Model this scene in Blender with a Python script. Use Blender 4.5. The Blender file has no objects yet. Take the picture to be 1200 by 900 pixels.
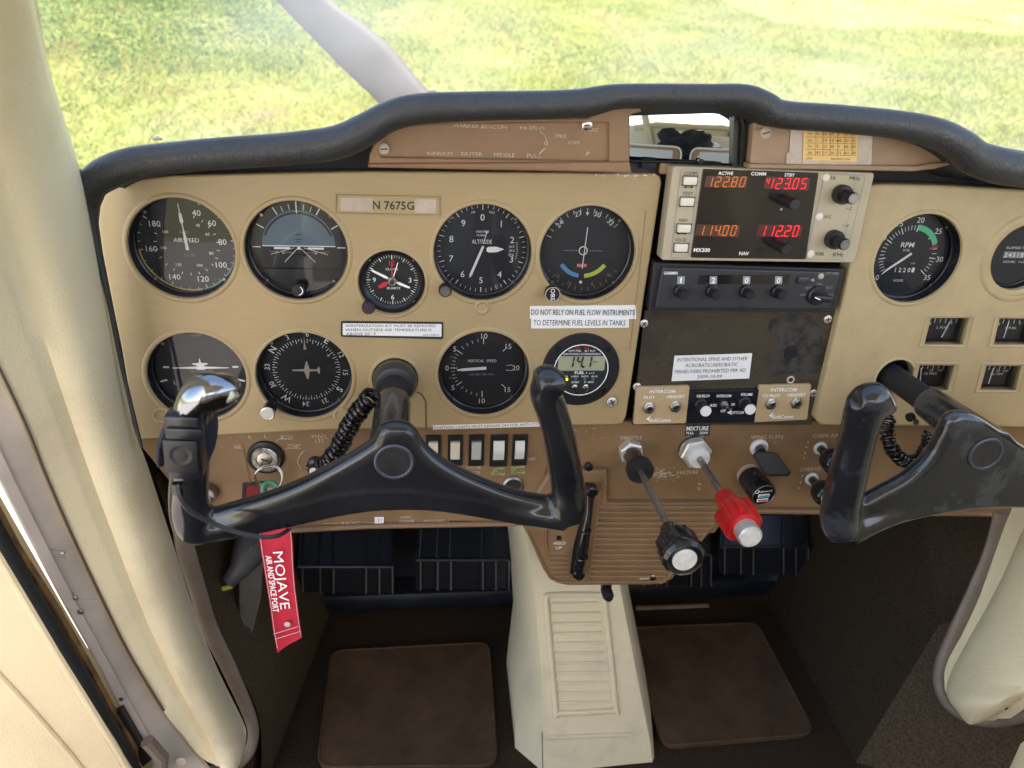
import bpy, bmesh, math, random
import numpy as np
from mathutils import Vector, Matrix
random.seed(7); np.random.seed(7)
S = bpy.context.scene
COL = S.collection
PI = math.pi
# ---------------------------------------------------------------- camera
F, YAW, PITCH, ROLL, D = 880.0, math.radians(7.1806), math.radians(24.4927), math.radians(2.6398), 0.6107
LEAN = math.radians(-9)
EYE = Vector((0, 0, 1.5))
PM = Matrix.Translation(EYE) @ Matrix.Rotation(LEAN, 4, 'X') @ Matrix.Translation((0, D, 0))   # panel frame -> world
PMI = PM.inverted()
def cam_axes():
    cy, sy, cp, sp = math.cos(YAW), math.sin(YAW), math.cos(PITCH), math.sin(PITCH)
    f = Vector((sy*cp, cy*cp, -sp)); r = Vector((cy, -sy, 0)); u = r.cross(f)
    c, s = math.cos(ROLL), math.sin(ROLL)
    return (c*r + s*u, -s*r + c*u, f)
CR, CU, CF = cam_axes()
CAM = Vector((0, -D, 0))
def ray(px, py):
    return CF + CR*((px-600)/F) + CU*((450-py)/F)
def U(px, py, y=0.0):
    """point of the panel frame on the plane y (metres in front of (-) or behind (+) the panel)"""
    v = ray(px, py); return CAM + v*((y + D)/v.y)
def UX(px, py, x):
    v = ray(px, py); return CAM + v*(x/v.x)
def UZ(px, py, z):
    v = ray(px, py); return CAM + v*(z/v.z)
def V2(p): return (p.x, p.z)

# ---------------------------------------------------------------- materials
MATS = {}
def mat(name, col, rough=.5, metal=0, var=0, vscale=30, bump=0, bscale=200, stretch=(1,1,1), col2=None, spec=.5,
        coat=0, emit=0, detail=4, rvar=0, btype='noise', edge=(.35,.65), sheen=0, bdist=.001):
    m = bpy.data.materials.new(name); m.use_nodes = True; nt = m.node_tree; N = nt.nodes; L = nt.links
    b = N['Principled BSDF']
    b.inputs['Base Color'].default_value = (*col, 1); b.inputs['Roughness'].default_value = rough
    b.inputs['Metallic'].default_value = metal; b.inputs['Specular IOR Level'].default_value = spec
    b.inputs['Coat Weight'].default_value = coat
    if sheen: b.inputs['Sheen Weight'].default_value = sheen
    if emit:
        b.inputs['Emission Color'].default_value = (*col, 1); b.inputs['Emission Strength'].default_value = emit
    if var or col2 or bump or rvar:
        tc = N.new('ShaderNodeTexCoord'); mp = N.new('ShaderNodeMapping'); mp.inputs['Scale'].default_value = stretch
        L.new(tc.outputs['Object'], mp.inputs['Vector'])
    if var or col2 or rvar:
        nz = N.new('ShaderNodeTexNoise'); nz.inputs['Scale'].default_value = vscale; nz.inputs['Detail'].default_value = detail
        nz.inputs['Roughness'].default_value = .65
        L.new(mp.outputs[0], nz.inputs['Vector'])
        rp = N.new('ShaderNodeValToRGB'); L.new(nz.outputs['Fac'], rp.inputs[0])
        rp.color_ramp.elements[0].position = edge[0]; rp.color_ramp.elements[1].position = edge[1]
        c2 = col2 if col2 else tuple(c*(1-var) for c in col)
        c1 = col if col2 else tuple(min(1, c*(1+var)) for c in col)
        rp.color_ramp.elements[0].color = (*c2, 1); rp.color_ramp.elements[1].color = (*c1, 1)
        L.new(rp.outputs[0], b.inputs['Base Color'])
        if rvar:
            mr = N.new('ShaderNodeMapRange'); L.new(nz.outputs['Fac'], mr.inputs[0])
            mr.inputs[1].default_value = .3; mr.inputs[2].default_value = .7
            mr.inputs[3].default_value = max(.03, rough-rvar); mr.inputs[4].default_value = min(1, rough+rvar)
            L.new(mr.outputs[0], b.inputs['Roughness'])
    if bump:
        if btype == 'noise':
            bz = N.new('ShaderNodeTexNoise'); bz.inputs['Scale'].default_value = bscale; bz.inputs['Detail'].default_value = 3
            src = bz.outputs['Fac']
        else:
            bz = N.new('ShaderNodeTexVoronoi'); bz.inputs['Scale'].default_value = bscale; bz.feature = 'DISTANCE_TO_EDGE' if btype == 'leather' else 'F1'
            src = bz.outputs['Distance']
            if btype == 'leather':
                wn = N.new('ShaderNodeTexNoise'); wn.inputs['Scale'].default_value = bscale*.5
                L.new(mp.outputs[0], wn.inputs['Vector'])
                mx = N.new('ShaderNodeMix'); mx.data_type = 'VECTOR'; mx.inputs[0].default_value = .03
                L.new(mp.outputs[0], mx.inputs[4]); L.new(wn.outputs['Color'], mx.inputs[5]); L.new(mx.outputs[1], bz.inputs['Vector'])
                sq = N.new('ShaderNodeMath'); sq.operation = 'MINIMUM'; sq.inputs[1].default_value = .12
                L.new(src, sq.inputs[0]); src = sq.outputs[0]
        if btype != 'leather': L.new(mp.outputs[0], bz.inputs['Vector'])
        bp = N.new('ShaderNodeBump'); bp.inputs['Strength'].default_value = bump; bp.inputs['Distance'].default_value = bdist
        L.new(src, bp.inputs['Height']); L.new(bp.outputs[0], b.inputs['Normal'])
    MATS[name] = m; return m
def glassmat(name, tint=(1,1,1), haze=0.0, gloss=1.0):
    m = bpy.data.materials.new(name); m.use_nodes = True; nt = m.node_tree; N = nt.nodes; L = nt.links
    N.remove(N['Principled BSDF']); out = N['Material Output']
    tr = N.new('ShaderNodeBsdfTransparent'); tr.inputs[0].default_value = (*tint, 1)
    gl = N.new('ShaderNodeBsdfGlossy'); gl.inputs['Roughness'].default_value = .02
    fr = N.new('ShaderNodeFresnel'); fr.inputs['IOR'].default_value = 1.5
    mu = N.new('ShaderNodeMath'); mu.operation = 'MULTIPLY'; mu.inputs[1].default_value = gloss; L.new(fr.outputs[0], mu.inputs[0])
    mx = N.new('ShaderNodeMixShader'); L.new(mu.outputs[0], mx.inputs[0]); L.new(tr.outputs[0], mx.inputs[1]); L.new(gl.outputs[0], mx.inputs[2])
    last = mx
    if haze:
        df = N.new('ShaderNodeBsdfTranslucent'); df.inputs[0].default_value = (.9,.9,.9,1)
        tc = N.new('ShaderNodeTexCoord'); nz = N.new('ShaderNodeTexNoise'); nz.inputs['Scale'].default_value = 5; nz.inputs['Detail'].default_value = 6
        L.new(tc.outputs['Object'], nz.inputs['Vector'])
        mr = N.new('ShaderNodeMapRange'); mr.inputs[1].default_value = .42; mr.inputs[2].default_value = .75; mr.inputs[3].default_value = haze*.35; mr.inputs[4].default_value = haze*1.6
        L.new(nz.outputs['Fac'], mr.inputs[0])
        m2 = N.new('ShaderNodeMixShader'); L.new(mr.outputs[0], m2.inputs[0]); L.new(mx.outputs[0], m2.inputs[1]); L.new(df.outputs[0], m2.inputs[2]); last = m2
    L.new(last.outputs[0], out.inputs['Surface'])
    MATS[name] = m; return m
mat('tan', (.405,.292,.150), .38, var=.03, vscale=45, stretch=(1,1,10), bump=.12, bscale=900, rvar=.08)
mat('tan_right', (.46,.35,.19), .48, var=.05, vscale=40, bump=.10, bscale=1100)
mat('tan_plate', (.50,.36,.20), .45, var=.04, vscale=80, bump=.05, bscale=900)
mat('brown', (.225,.130,.064), .5, var=.10, vscale=22, bump=.2, bscale=700, rvar=.1)
mat('brown_trim', (.28,.155,.08), .45, var=.08, vscale=25, bump=.15, bscale=600)
mat('brown_light', (.34,.215,.13), .5, var=.08, vscale=30, bump=.3, bscale=500)
mat('cream', (.76,.66,.44), .48, col2=(.63,.53,.34), vscale=7, detail=11, edge=(.26,.50), bump=.5, bscale=520, rvar=.08)
mat('cream_white', (.66,.62,.50), .45, var=.03, vscale=14, bump=.08, bscale=500)
mat('door_cream', (.67,.54,.34), .5, col2=(.56,.44,.27), detail=11, edge=(.25,.5), vscale=6, bump=.5, bscale=600)
mat('console', (.66,.575,.39), .5, col2=(.52,.45,.33), detail=12, edge=(.25,.46), vscale=12, bump=.3, bscale=500)
mat('sill_metal', (.50,.44,.38), .42, metal=.1, var=.12, vscale=12, rvar=.1, bump=.1, bscale=60)
mat('vinyl', (.026,.027,.029), .46, bump=1.0, bscale=230, btype='leather', spec=.6, bdist=.0014, rvar=.08, vscale=30, stretch=(1,.6,.6))
mat('deck', (.03,.03,.032), .7, bump=.3, bscale=300)
mat('black', (.012,.012,.014), .4)
mat('black_gloss', (.010,.010,.012), .14, coat=.3)
mat('black_matte', (.014,.014,.016), .75)
mat('dial', (.009,.011,.018), .6)
mat('dial_brown', (.018,.017,.019), .6)
mat('bezel', (.010,.011,.014), .32)
mat('yoke', (.008,.009,.011), .20, var=.0, col2=(.019,.020,.023), vscale=16, detail=9, rvar=.10, coat=.3, bump=.05, bscale=350, edge=(.35,.62))
mat('yoke_worn', (.014,.015,.018), .20, coat=.4, col2=(.040,.043,.050), vscale=22, detail=10, rvar=.12, bump=.12, bscale=300, edge=(.42,.5))
mat('yoke_cap', (.016,.016,.018), .35, col2=(.030,.030,.032), vscale=90, bump=.1, bscale=900)
mat('worn_sheen_plate', (.014,.013,.013), .28, metal=.15, col2=(.075,.060,.043), vscale=9, detail=12, rvar=.16, bump=.25, bscale=120, edge=(.50,.68), stretch=(1,1,1.8))  # brown patches mix wear with a painted reflection of the tan surroundings
mat('scuff', (.045,.038,.030), .6, col2=(.010,.010,.010), vscale=90, detail=8, edge=(.4,.55))
mat('xpdr', (.035,.036,.040), .35, bump=.1, bscale=900, rvar=.05)
mat('xpdr_box', (.018,.018,.02), .4)
mat('radio_face', (.46,.39,.27), .42, bump=.06, bscale=1200)
mat('smoke', (.016,.013,.014), .12, coat=.5)
mat('white', (.78,.77,.73), .5)
mat('paper', (.80,.80,.78), .6)
mat('ink', (.02,.02,.02), .6)
mat('ink_brown', (.10,.06,.04), .6)
mat('paint_white', (.90,.90,.87), .5)
mat('paint_grey', (.30,.30,.30), .6)
mat('faded', (.66,.56,.44), .6, col2=(.30,.17,.08), vscale=900, edge=(.36,.50), detail=2)
mat('faded_strong', (.62,.54,.44), .6, col2=(.38,.25,.14), vscale=900, edge=(.34,.48), detail=2)
mat('red_paint', (.60,.03,.03), .5)
mat('red_knob', (.60,.012,.014), .32, coat=.2, var=.06, vscale=60)
mat('green_arc', (.08,.60,.28), .5)
mat('green_dim', (.10,.30,.26), .5)
mat('yellow_arc', (.62,.50,.16), .5)
mat('cdi_blue', (.10,.33,.60), .5)
mat('cdi_yellow', (.60,.65,.10), .5)
mat('sky_blue', (.115,.175,.215), .5)
mat('yellow_card', (.85,.55,.20), .6, var=.04, vscale=60)
mat('tape', (.50,.40,.32), .25, var=.1, vscale=60, bump=.2, bscale=90)
mat('yellow_label', (.62,.58,.24), .5)
mat('metal', (.62,.60,.56), .28, metal=1, var=.15, vscale=120, rvar=.08)
mat('metal_dark', (.25,.24,.23), .35, metal=1, var=.2, vscale=150)
mat('rod', (.33,.31,.29), .35, metal=.9, var=.2, vscale=200)
mat('screw', (.70,.69,.64), .35, metal=.6)
mat('chrome', (.30,.32,.35), .14, metal=1, var=.1, vscale=60, rvar=.06)
mat('chrome_worn', (.55,.58,.50), .4, metal=.6, col2=(.20,.22,.18), vscale=160, edge=(.4,.6))
mat('white_plastic', (.70,.69,.65), .4)
mat('rocker_cream', (.74,.69,.56), .4)
mat('rocker_grey', (.50,.50,.46), .4)
mat('clear_cap', (.70,.66,.60), .2, var=.12, vscale=150)
mat('purple_knob', (.035,.022,.035), .4)
mat('lcd', (.34,.36,.22), .3)
mat('lcd_glass', (.05,.05,.045), .2)
mat('led_orange', (.75,.19,.03), .5, emit=.10)
mat('led_red', (1.0,.02,.03), .5, emit=.30)
mat('led_yellow', (.75,.9,.02), .5, emit=.5)
mat('led_off', (.04,.16,.10), .3)
mat('led_red_off', (.22,.02,.02), .3)
mat('orange_window', (.085,.035,.020), .3)
mat('red_window', (.10,.016,.016), .3)
mat('usb_blue', (.05,.35,.48), .4)
mat('usb_red', (.62,.14,.10), .4)
mat('tag_red', (.52,.012,.035), .75, bump=.35, bscale=900, var=.08, vscale=80, sheen=.0)
mat('stitch', (.66,.50,.50), .8)
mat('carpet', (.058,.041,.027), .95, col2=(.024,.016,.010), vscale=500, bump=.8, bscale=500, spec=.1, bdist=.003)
mat('carpet_daylit', (.105,.075,.049), .95, col2=(.045,.032,.021), vscale=330, bump=1, bscale=330, spec=.1, bdist=.004, edge=(.3,.62))  # same carpet coloured paler where daylight falls near the door
mat('floormat', (.072,.045,.026), .8, var=.25, vscale=14, bump=.3, bscale=500, spec=.2)
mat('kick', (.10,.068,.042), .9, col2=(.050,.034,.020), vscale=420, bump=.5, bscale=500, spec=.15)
mat('welt', (.19,.145,.115), .45, var=.12, vscale=25, bump=.3, bscale=160)
mat('navy', (.008,.011,.017), .4, var=.3, vscale=20, rvar=.1)
mat('pedal', (.012,.014,.019), .28, var=.1, vscale=10)
mat('rib_highlight', (.24,.23,.21), .4, metal=.6)  # pale strip colour imitates the highlight along each tread rib
mat('firewall', (.006,.008,.013), .5, var=.3, vscale=18)
mat('rubber', (.012,.012,.013), .55, bump=.3, bscale=200)
mat('weathered', (.30,.16,.06), .7, col2=(.05,.03,.015), vscale=55, stretch=(3,1,.4), bump=.4, bscale=200)
mat('grey_duct', (.07,.07,.075), .5, var=.15, vscale=60)
mat('flap', (.11,.10,.085), .7, var=.15, vscale=40)
mat('seat_vinyl', (.38,.22,.12), .5, bump=.2, bscale=300)
mat('seat_white', (.62,.64,.64), .6)
mat('jacket', (.012,.016,.028), .8, bump=.6, bscale=40, bdist=.01)
mat('headliner', (.60,.56,.47), .8)
mat('prop', (.050,.050,.052), .6, metal=0, var=.10, vscale=9, bump=.1, bscale=200)
mat('aircraft_white', (.75,.74,.70), .35)
mat('grip_fabric', (.012,.016,.030), .9, bump=1, bscale=420, bdist=.003)
mat('ptt', (.010,.012,.018), .25)
mat('cable', (.035,.036,.040), .35)
mat('bright_ring', (.05,.055,.07), .2)
mat('green_tag', (.03,.20,.12), .3)
mat('annunciator', (.18,.01,.015), .35)
mat('gold_label', (.50,.44,.20), .35, col2=(.12,.11,.06), vscale=300)
glassmat('glass', (.95,.96,.98), 0, .85)
glassmat('windshield_glass', (.96,.98,.98), .15, .6)  # haze whitens the pane for smears and for reflections in it
mat('mirror', (.44,.46,.47), .02, metal=1)

# ---------------------------------------------------------------- mesh builder
class MB:
    def __init__(s): s.v = []; s.f = []; s.m = []; s.mats = []
    def mi(s, name):
        if name not in s.mats: s.mats.append(name)
        return s.mats.index(name)
    def add(s, vs, fs, name):
        o = len(s.v); k = s.mi(name)
        s.v += [tuple(v) for v in vs]
        for f in fs: s.f.append(tuple(i+o for i in f)); s.m.append(k)
        return s
    def addmesh(s, me, name, fn=None):
        vs = [fn(v.co) if fn else v.co for v in me.vertices]
        return s.add(vs, [tuple(p.vertices) for p in me.polygons], name)
    def bm(s, b, name, M=None):
        b.verts.index_update()
        vs = [(M @ v.co if M else v.co.copy()) for v in b.verts]
        s.add(vs, [tuple(v.index for v in f.verts) for f in b.faces], name); b.free(); return s
def finish(name, mb, base, parent=None, sharp=35, smooth=True):
    me = bpy.data.meshes.new(name)
    bx, by, bz = base
    me.from_pydata([(x-bx, y-by, z-bz) for x, y, z in mb.v], [], mb.f); me.validate(clean_customdata=False)
    for n in mb.mats: me.materials.append(MATS[n])
    if len(me.polygons) == len(mb.m): me.polygons.foreach_set('material_index', mb.m)
    if smooth:
        me.polygons.foreach_set('use_smooth', [True]*len(me.polygons)); me.set_sharp_from_angle(angle=math.radians(sharp))
    me.update()
    o = bpy.data.objects.new(name, me); COL.objects.link(o)
    if parent: o.parent = parent
    else: o.matrix_world = PM @ Matrix.Translation(Vector(base))
    return o
class Thing:
    """an Empty at the thing's base; part() hangs a mesh on it. Coordinates are panel-frame metres."""
    def __init__(s, name, label, cat, base, group=None):
        s.base = Vector(base); o = bpy.data.objects.new(name, None); COL.objects.link(o)
        o.empty_display_size = .02; o.matrix_world = PM @ Matrix.Translation(s.base)
        o['label'] = label; o['category'] = cat
        if group: o['group'] = group
        s.o = o
    def part(s, name, mb, under=None, label=None, **k):
        o = finish(name, mb, s.base, under or s.o, **k)
        if label: o['label'] = label
        return o
def solo(name, mb, label, cat, base, group=None, **k):
    o = finish(name, mb, base, None, **k); o['label'] = label; o['category'] = cat
    if group: o['group'] = group
    return o
def struct(name, mb, base=(0,0,0), kind='structure', **k):
    o = finish(name, mb, base, None, **k); o['kind'] = kind; return o

X_, Y_, Z_ = Vector((1,0,0)), Vector((0,1,0)), Vector((0,0,1))
TOW = Vector((0,-1,0))
def frame(axis, ref=Z_):
    a = Vector(axis).normalized(); r = Vector(ref)
    if abs(a.dot(r)) > .98: r = X_
    s = r.cross(a).normalized(); u = a.cross(s); return s, u, a
def lathe(mb, prof, base, axis=TOW, m='black', seg=32, flute=0, fdepth=.06, cap=True, ref=Z_):
    """prof: (radius, height) along axis"""
    s, u, a = frame(axis, ref); base = Vector(base); vs = []; fs = []
    n = len(prof)
    for r, h in prof:
        for i in range(seg):
            t = 2*PI*i/seg; rr = r*(1 - (fdepth*(i % 2) if flute else 0))
            vs.append(base + a*h + s*(rr*math.cos(t)) + u*(rr*math.sin(t)))
    for j in range(n-1):
        for i in range(seg):
            k = (i+1) % seg; fs.append((j*seg+i, j*seg+k, (j+1)*seg+k, (j+1)*seg+i))
    if cap:
        fs.append(tuple(range((n-1)*seg, n*seg))); fs.append(tuple(reversed(range(seg))))
    mb.add(vs, fs, m); return mb
def disc(mb, c, r, m, axis=TOW, seg=32):
    s, u, a = frame(axis); c = Vector(c)
    mb.add([c + s*(r*math.cos(2*PI*i/seg)) + u*(r*math.sin(2*PI*i/seg)) for i in range(seg)], [tuple(range(seg))], m)
def torus(mb, c, R, r, m, axis=TOW, seg=36, sub=8, squash=1):
    s, u, a = frame(axis); c = Vector(c); vs = []; fs = []
    for i in range(seg):
        t = 2*PI*i/seg; d = s*math.cos(t)+u*math.sin(t)
        for j in range(sub):
            q = 2*PI*j/sub; vs.append(c + d*(R + r*math.cos(q)) + a*(r*squash*math.sin(q)))
    for i in range(seg):
        for j in range(sub):
            i2, j2 = (i+1) % seg, (j+1) % sub; fs.append((i*sub+j, i2*sub+j, i2*sub+j2, i*sub+j2))
    mb.add(vs, fs, m)
def tube(mb, pts, r, m, seg=10, cap=True, ref=Y_, flat=1.0):
    """sweep; r scalar, or list of r or (rx, ry): rx across (perpendicular to ref), ry along ref"""
    pts = [Vector(p) for p in pts]; n = len(pts); vs = []; fs = []; ref = Vector(ref)
    prev = None
    for i, p in enumerate(pts):
        t = (pts[min(i+1, n-1)] - pts[max(i-1, 0)]).normalized()
        if prev is None:
            s = t.cross(ref)
            if s.length < .05: s = t.cross(Z_ if abs(t.z) < .9 else X_)
            s.normalize()
        else:
            s = prev - t*prev.dot(t)
            s.normalize()
        prev = s; w = s.cross(t)
        q = r[i] if isinstance(r, (list, tuple)) else r
        rx, ry = q if isinstance(q, (list, tuple)) else (q, q*flat)
        for j in range(seg):
            a = 2*PI*j/seg; vs.append(p + s*(rx*math.cos(a)) + w*(ry*math.sin(a)))
    for i in range(n-1):
        for j in range(seg):
            k = (j+1) % seg; fs.append((i*seg+j, i*seg+k, (i+1)*seg+k, (i+1)*seg+j))
    if cap: fs.append(tuple(reversed(range(seg)))); fs.append(tuple(range((n-1)*seg, n*seg)))
    mb.add(vs, fs, m); return mb
def smoothpts(pts, k=6):
    """Catmull-Rom through points; tuples of any length"""
    P = [tuple(p) for p in pts]; out = []; n = len(P)
    for i in range(n-1):
        p0, p1, p2, p3 = P[max(i-1,0)], P[i], P[i+1], P[min(i+2,n-1)]
        for j in range(k):
            t = j/k
            out.append(tuple(.5*((2*b)+(-a+c)*t+(2*a-5*b+4*c-d)*t*t+(-a+3*b-3*c+d)*t**3) for a,b,c,d in zip(p0,p1,p2,p3)))
    out.append(P[-1]); return out
def rbox(mb, c, size, m, bev=.001, right=X_, up=Z_, seg=2):
    b = bmesh.new(); bmesh.ops.create_cube(b, size=1)
    for v in b.verts: v.co = Vector((v.co.x*size[0], v.co.y*size[1], v.co.z*size[2]))
    if bev: bmesh.ops.bevel(b, geom=list(b.edges), offset=bev, segments=seg, profile=.5, affect='EDGES')
    right = Vector(right).normalized(); up = Vector(up); back = up.cross(right).normalized(); up = right.cross(back).normalized()
    M = Matrix(((right.x, back.x, up.x, 0),(right.y, back.y, up.y, 0),(right.z, back.z, up.z, 0),(0,0,0,1)))
    M = Matrix.Translation(Vector(c)) @ M
    mb.bm(b, m, M); return mb
def slab(mb, pts, m, thick=.001, n=None):
    """polygon (3D points, counter-clockwise seen from the pilot) with thickness behind it"""
    pts = [Vector(p) for p in pts]
    if n is None: n = (pts[1]-pts[0]).cross(pts[2]-pts[1]).normalized()
    if n.dot(pts[0]-CAM) > 0: pts = pts[::-1]; n = -n if n.dot(pts[0]-CAM) > 0 else n
    k = len(pts); vs = pts + [p - n*thick for p in pts]
    fs = [tuple(range(k)), tuple(reversed(range(k, 2*k)))] + [(i, i+k, (i+1) % k + k, (i+1) % k) for i in range(k)]
    mb.add(vs, fs, m); return mb
def pq(mb, px, y, m, thick=.0006):
    return slab(mb, [U(a, b, y) for a, b in px], m, thick, TOW)
CUR = 0
def curve_mesh(loops, ext=0, bev=0, res=6):
    cu = bpy.data.curves.new('tmp', 'CURVE'); cu.dimensions = '2D'; cu.fill_mode = 'BOTH'
    cu.extrude = ext; cu.bevel_depth = bev; cu.bevel_resolution = 2; cu.offset = -bev
    for lp in loops:
        sp = cu.splines.new('POLY'); sp.points.add(len(lp)-1)
        for i, p in enumerate(lp): sp.points[i].co = (p[0], p[1], 0, 1)
        sp.use_cyclic_u = True
    o = bpy.data.objects.new('tmp', cu)
    me = bpy.data.meshes.new_from_object(o)
    bpy.data.objects.remove(o); bpy.data.curves.remove(cu)
    return me
def circ(c, r, n=48): return [(c[0]+r*math.cos(2*PI*i/n), c[1]+r*math.sin(2*PI*i/n)) for i in range(n)]
def rounded(pts, r, k=5):
    """round every corner of a 2D polygon; r scalar or list"""
    out = []; n = len(pts)
    for i in range(n):
        p = Vector(pts[i]); a = Vector(pts[i-1]); b = Vector(pts[(i+1) % n]); rr = r[i] if isinstance(r, (list, tuple)) else r
        if rr <= 0: out.append(tuple(p)); continue
        da, db = (a-p), (b-p); la, lb = da.length, db.length; d = min(rr, la*.49, lb*.49); da.normalize(); db.normalize()
        s, e = p+da*d, p+db*d
        for j in range(k+1):
            t = j/k; q = s*(1-t)**2 + p*(2*t*(1-t)) + e*t*t; out.append(tuple(q))
    return out
def plate(mb, outer, holes, y, thick, m, bev=.001):
    """outer/holes: 2D loops in panel X,Z; front face at y, going back by thick"""
    me = curve_mesh([outer]+holes, ext=max(0, thick/2-bev), bev=bev)
    mb.addmesh(me, m, lambda v: Vector((v.x, y+thick/2-v.z, v.y))); bpy.data.meshes.remove(me); return mb
def PX(pts, y=0): return [V2(U(a, b, y)) for a, b in pts]
# text
_G = {}
def glyphs(s, bold=False):
    k = (s, bold)
    if k in _G: return _G[k]
    cu = bpy.data.curves.new('t', 'FONT'); cu.body = s; cu.resolution_u = 2; cu.size = 1; cu.fill_mode = 'FRONT'
    if bold: cu.offset = .018
    o = bpy.data.objects.new('t', cu); me = bpy.data.meshes.new_from_object(o)
    vs = [tuple(v.co) for v in me.vertices]; fs = [tuple(p.vertices) for p in me.polygons]
    bpy.data.objects.remove(o); bpy.data.curves.remove(cu); bpy.data.meshes.remove(me)
    x0 = min([v[0] for v in vs] or [0]); x1 = max([v[0] for v in vs] or [1])
    _G[k] = (vs, fs, x0, x1); return _G[k]
CAP = .70
def text(mb, s, org, right, up, h, m, width=None, align='c', bold=False, valign=None):
    """org: 3D point (centre of the cap height); right/up unit vectors in the surface; h cap height"""
    vs, fs, x0, x1 = glyphs(s, bold)
    if not fs: return
    k = h/CAP; kx = k if width is None else width/max(1e-6, x1-x0)
    cx = {'c': (x0+x1)/2, 'l': x0, 'r': x1}[align]
    org, right, up = Vector(org), Vector(right), Vector(up)
    mb.add([org + right*((v[0]-cx)*kx) + up*((v[1]-CAP/2)*k) for v in vs], fs, m)
def tpx(mb, s, cx, cy, w, h, y, m, bold=False, ang=0):
    """text centred on pixel cx,cy, w x h pixels, lying on plane y"""
    c = U(cx, cy, y); ww = (U(cx+w/2, cy, y)-U(cx-w/2, cy, y)).length; hh = (U(cx, cy-h/2, y)-U(cx, cy+h/2, y)).length
    r = Vector((math.cos(ang), 0, math.sin(ang))); u = Vector((-math.sin(ang), 0, math.cos(ang)))
    text(mb, s, c, r, u, hh, m, ww, bold=bold)
SEG7 = {'0':'abcdef','1':'bc','2':'abged','3':'abgcd','4':'fgbc','5':'afgcd','6':'afgedc','7':'abc','8':'abcdefg','9':'abcdfg',' ':'','-':'g'}
def seg7(mb, s, x0, x1, yt, yb, y, m, slant=.12, wd=.13):
    """seven-segment string between pixels"""
    n = sum(1 for c in s if c != '.'); A = U(x0, (yt+yb)/2, y); B = U(x1, (yt+yb)/2, y); h = (U(x0, yt, y)-U(x0, yb, y)).length
    pitch = (B-A).length/n; w = pitch*.54; t = h*wd; r = (B-A).normalized(); u = Z_
    u = (u - r*u.dot(r)).normalized(); i = 0
    def bar(ax, az, bx, bz, org):
        d = Vector((bx-ax, bz-az)); l = d.length; d.normalize(); p = Vector((-d.y, d.x))*t/2; d2 = d*t*.5
        q = [(ax+d2.x*.2, az+d2.y*.2), (ax+d2.x+p.x, az+d2.y+p.y), (bx-d2.x+p.x, bz-d2.y+p.y), (bx-d2.x*.2, bz-d2.y*.2), (bx-d2.x-p.x, bz-d2.y-p.y), (ax+d2.x-p.x, az+d2.y-p.y)]
        vs = [org + r*(qx + qz*slant) + u*qz for qx, qz in q]
        mb.add(vs, [(5,4,3,2,1,0)], m)
    for c in s:
        if c == '.':
            t2 = t*1.35; o = A + r*(pitch*i - t2/2); q = [(0,-h/2-t*.4),(t2,-h/2-t*.4),(t2,-h/2+t2-t*.4),(0,-h/2+t2-t*.4)]
            mb.add([o + r*(a+b*slant) + u*b for a, b in q], [(0,1,2,3)], m); continue
        o = A + r*(pitch*(i+.5)); a = w/2; b = h/2
        P = {'a':(-a,b,a,b),'b':(a,b,a,0),'c':(a,0,a,-b),'d':(-a,-b,a,-b),'e':(-a,0,-a,-b),'f':(-a,b,-a,0),'g':(-a,0,a,0)}
        for k in SEG7[c]: bar(*P[k], o)
        i += 1
def screw(mb, c, r, m='screw', ang=.4, cross=True, axis=TOW):
    lathe(mb, [(r,0),(r,.0006),(r*.8,.0011),(r*.3,.0013)], c, axis, m, 18)
    s, u, a = frame(axis)
    for k in ((0, 1) if cross else (0,)):
        t = ang + k*PI/2; d = s*math.cos(t)+u*math.sin(t); p = d.cross(a)
        rbox(mb, Vector(c)+a*.0012, (r*1.3, .0005, r*.22), 'black', 0, d, p)
EXPO = 2.08
# ---------------------------------------------------------------- instrument panel covers
def c2(px, py, y=0): return V2(U(px, py, y))
R80 = .0405
G = {'asi':(-.1920,-.1611),'ai':(-.1033,-.1616),'alt':(.0476,-.1611),'vor':(.1361,-.1606),'tc':(-.1946,-.2724),'dg':(-.1050,-.2719),
     'vsi':(.0514,-.2707),'rpm':(.4319,-.1599)}
G['clock'] = c2(459.2, 331.8); G['fuel'] = c2(680.5, 433); G['hour'] = c2(1196, 301); G['colL'] = c2(463, 444); G['colR'] = c2(1046, 441)
SQ = {'fuel_left': [(1089,372),(1136,372),(1128,404),(1081,404)], 'fuel_right': [(1169,372.5),(1216,373),(1208,404.5),(1162,404)],
      'oil_press': [(1076,427),(1119,427.5),(1111,457),(1069,457)], 'oil_temp': [(1154,427.5),(1197,428),(1190,457.5),(1146,457.5)]}
def ring(mb, c, r, w, h, m, y=0, seg=48):
    """moulded ring standing h proud of the cover round a hole"""
    prof = [(r, -.0004), (r+w*.12, h*.8), (r+w*.4, h), (r+w*.75, h*.6), (r+w, -.0004)]
    s, u, a = X_, Z_, TOW; vs = []; fs = []
    for rr, hh in prof:
        for i in range(seg):
            t = 2*PI*i/seg; vs.append(Vector((c[0], y, c[1])) + s*(rr*math.cos(t)) + u*(rr*math.sin(t)) + a*hh)
    for j in range(len(prof)-1):
        for i in range(seg):
            k = (i+1) % seg; fs.append((j*seg+i, j*seg+k, (j+1)*seg+k, (j+1)*seg+i))
    mb.add(vs, fs, m)
left_px = [(160,515),(142,407),(132,358),(120,297),(115,262),(117,242),(123,228),(135,217),(152,211.5),(200,206),(300,203.5),(430,201),(600,202),(768,203.5),(774,207),(775.5,214),(734,488),(730,496),(722,498),(600,500),(380,504)]
sb = Thing('flight_instrument_panel', 'tan moulded panel cover with the round flight instruments on the left', 'instrument panel', (-.03, .02, -.33))
mb = MB()
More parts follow.
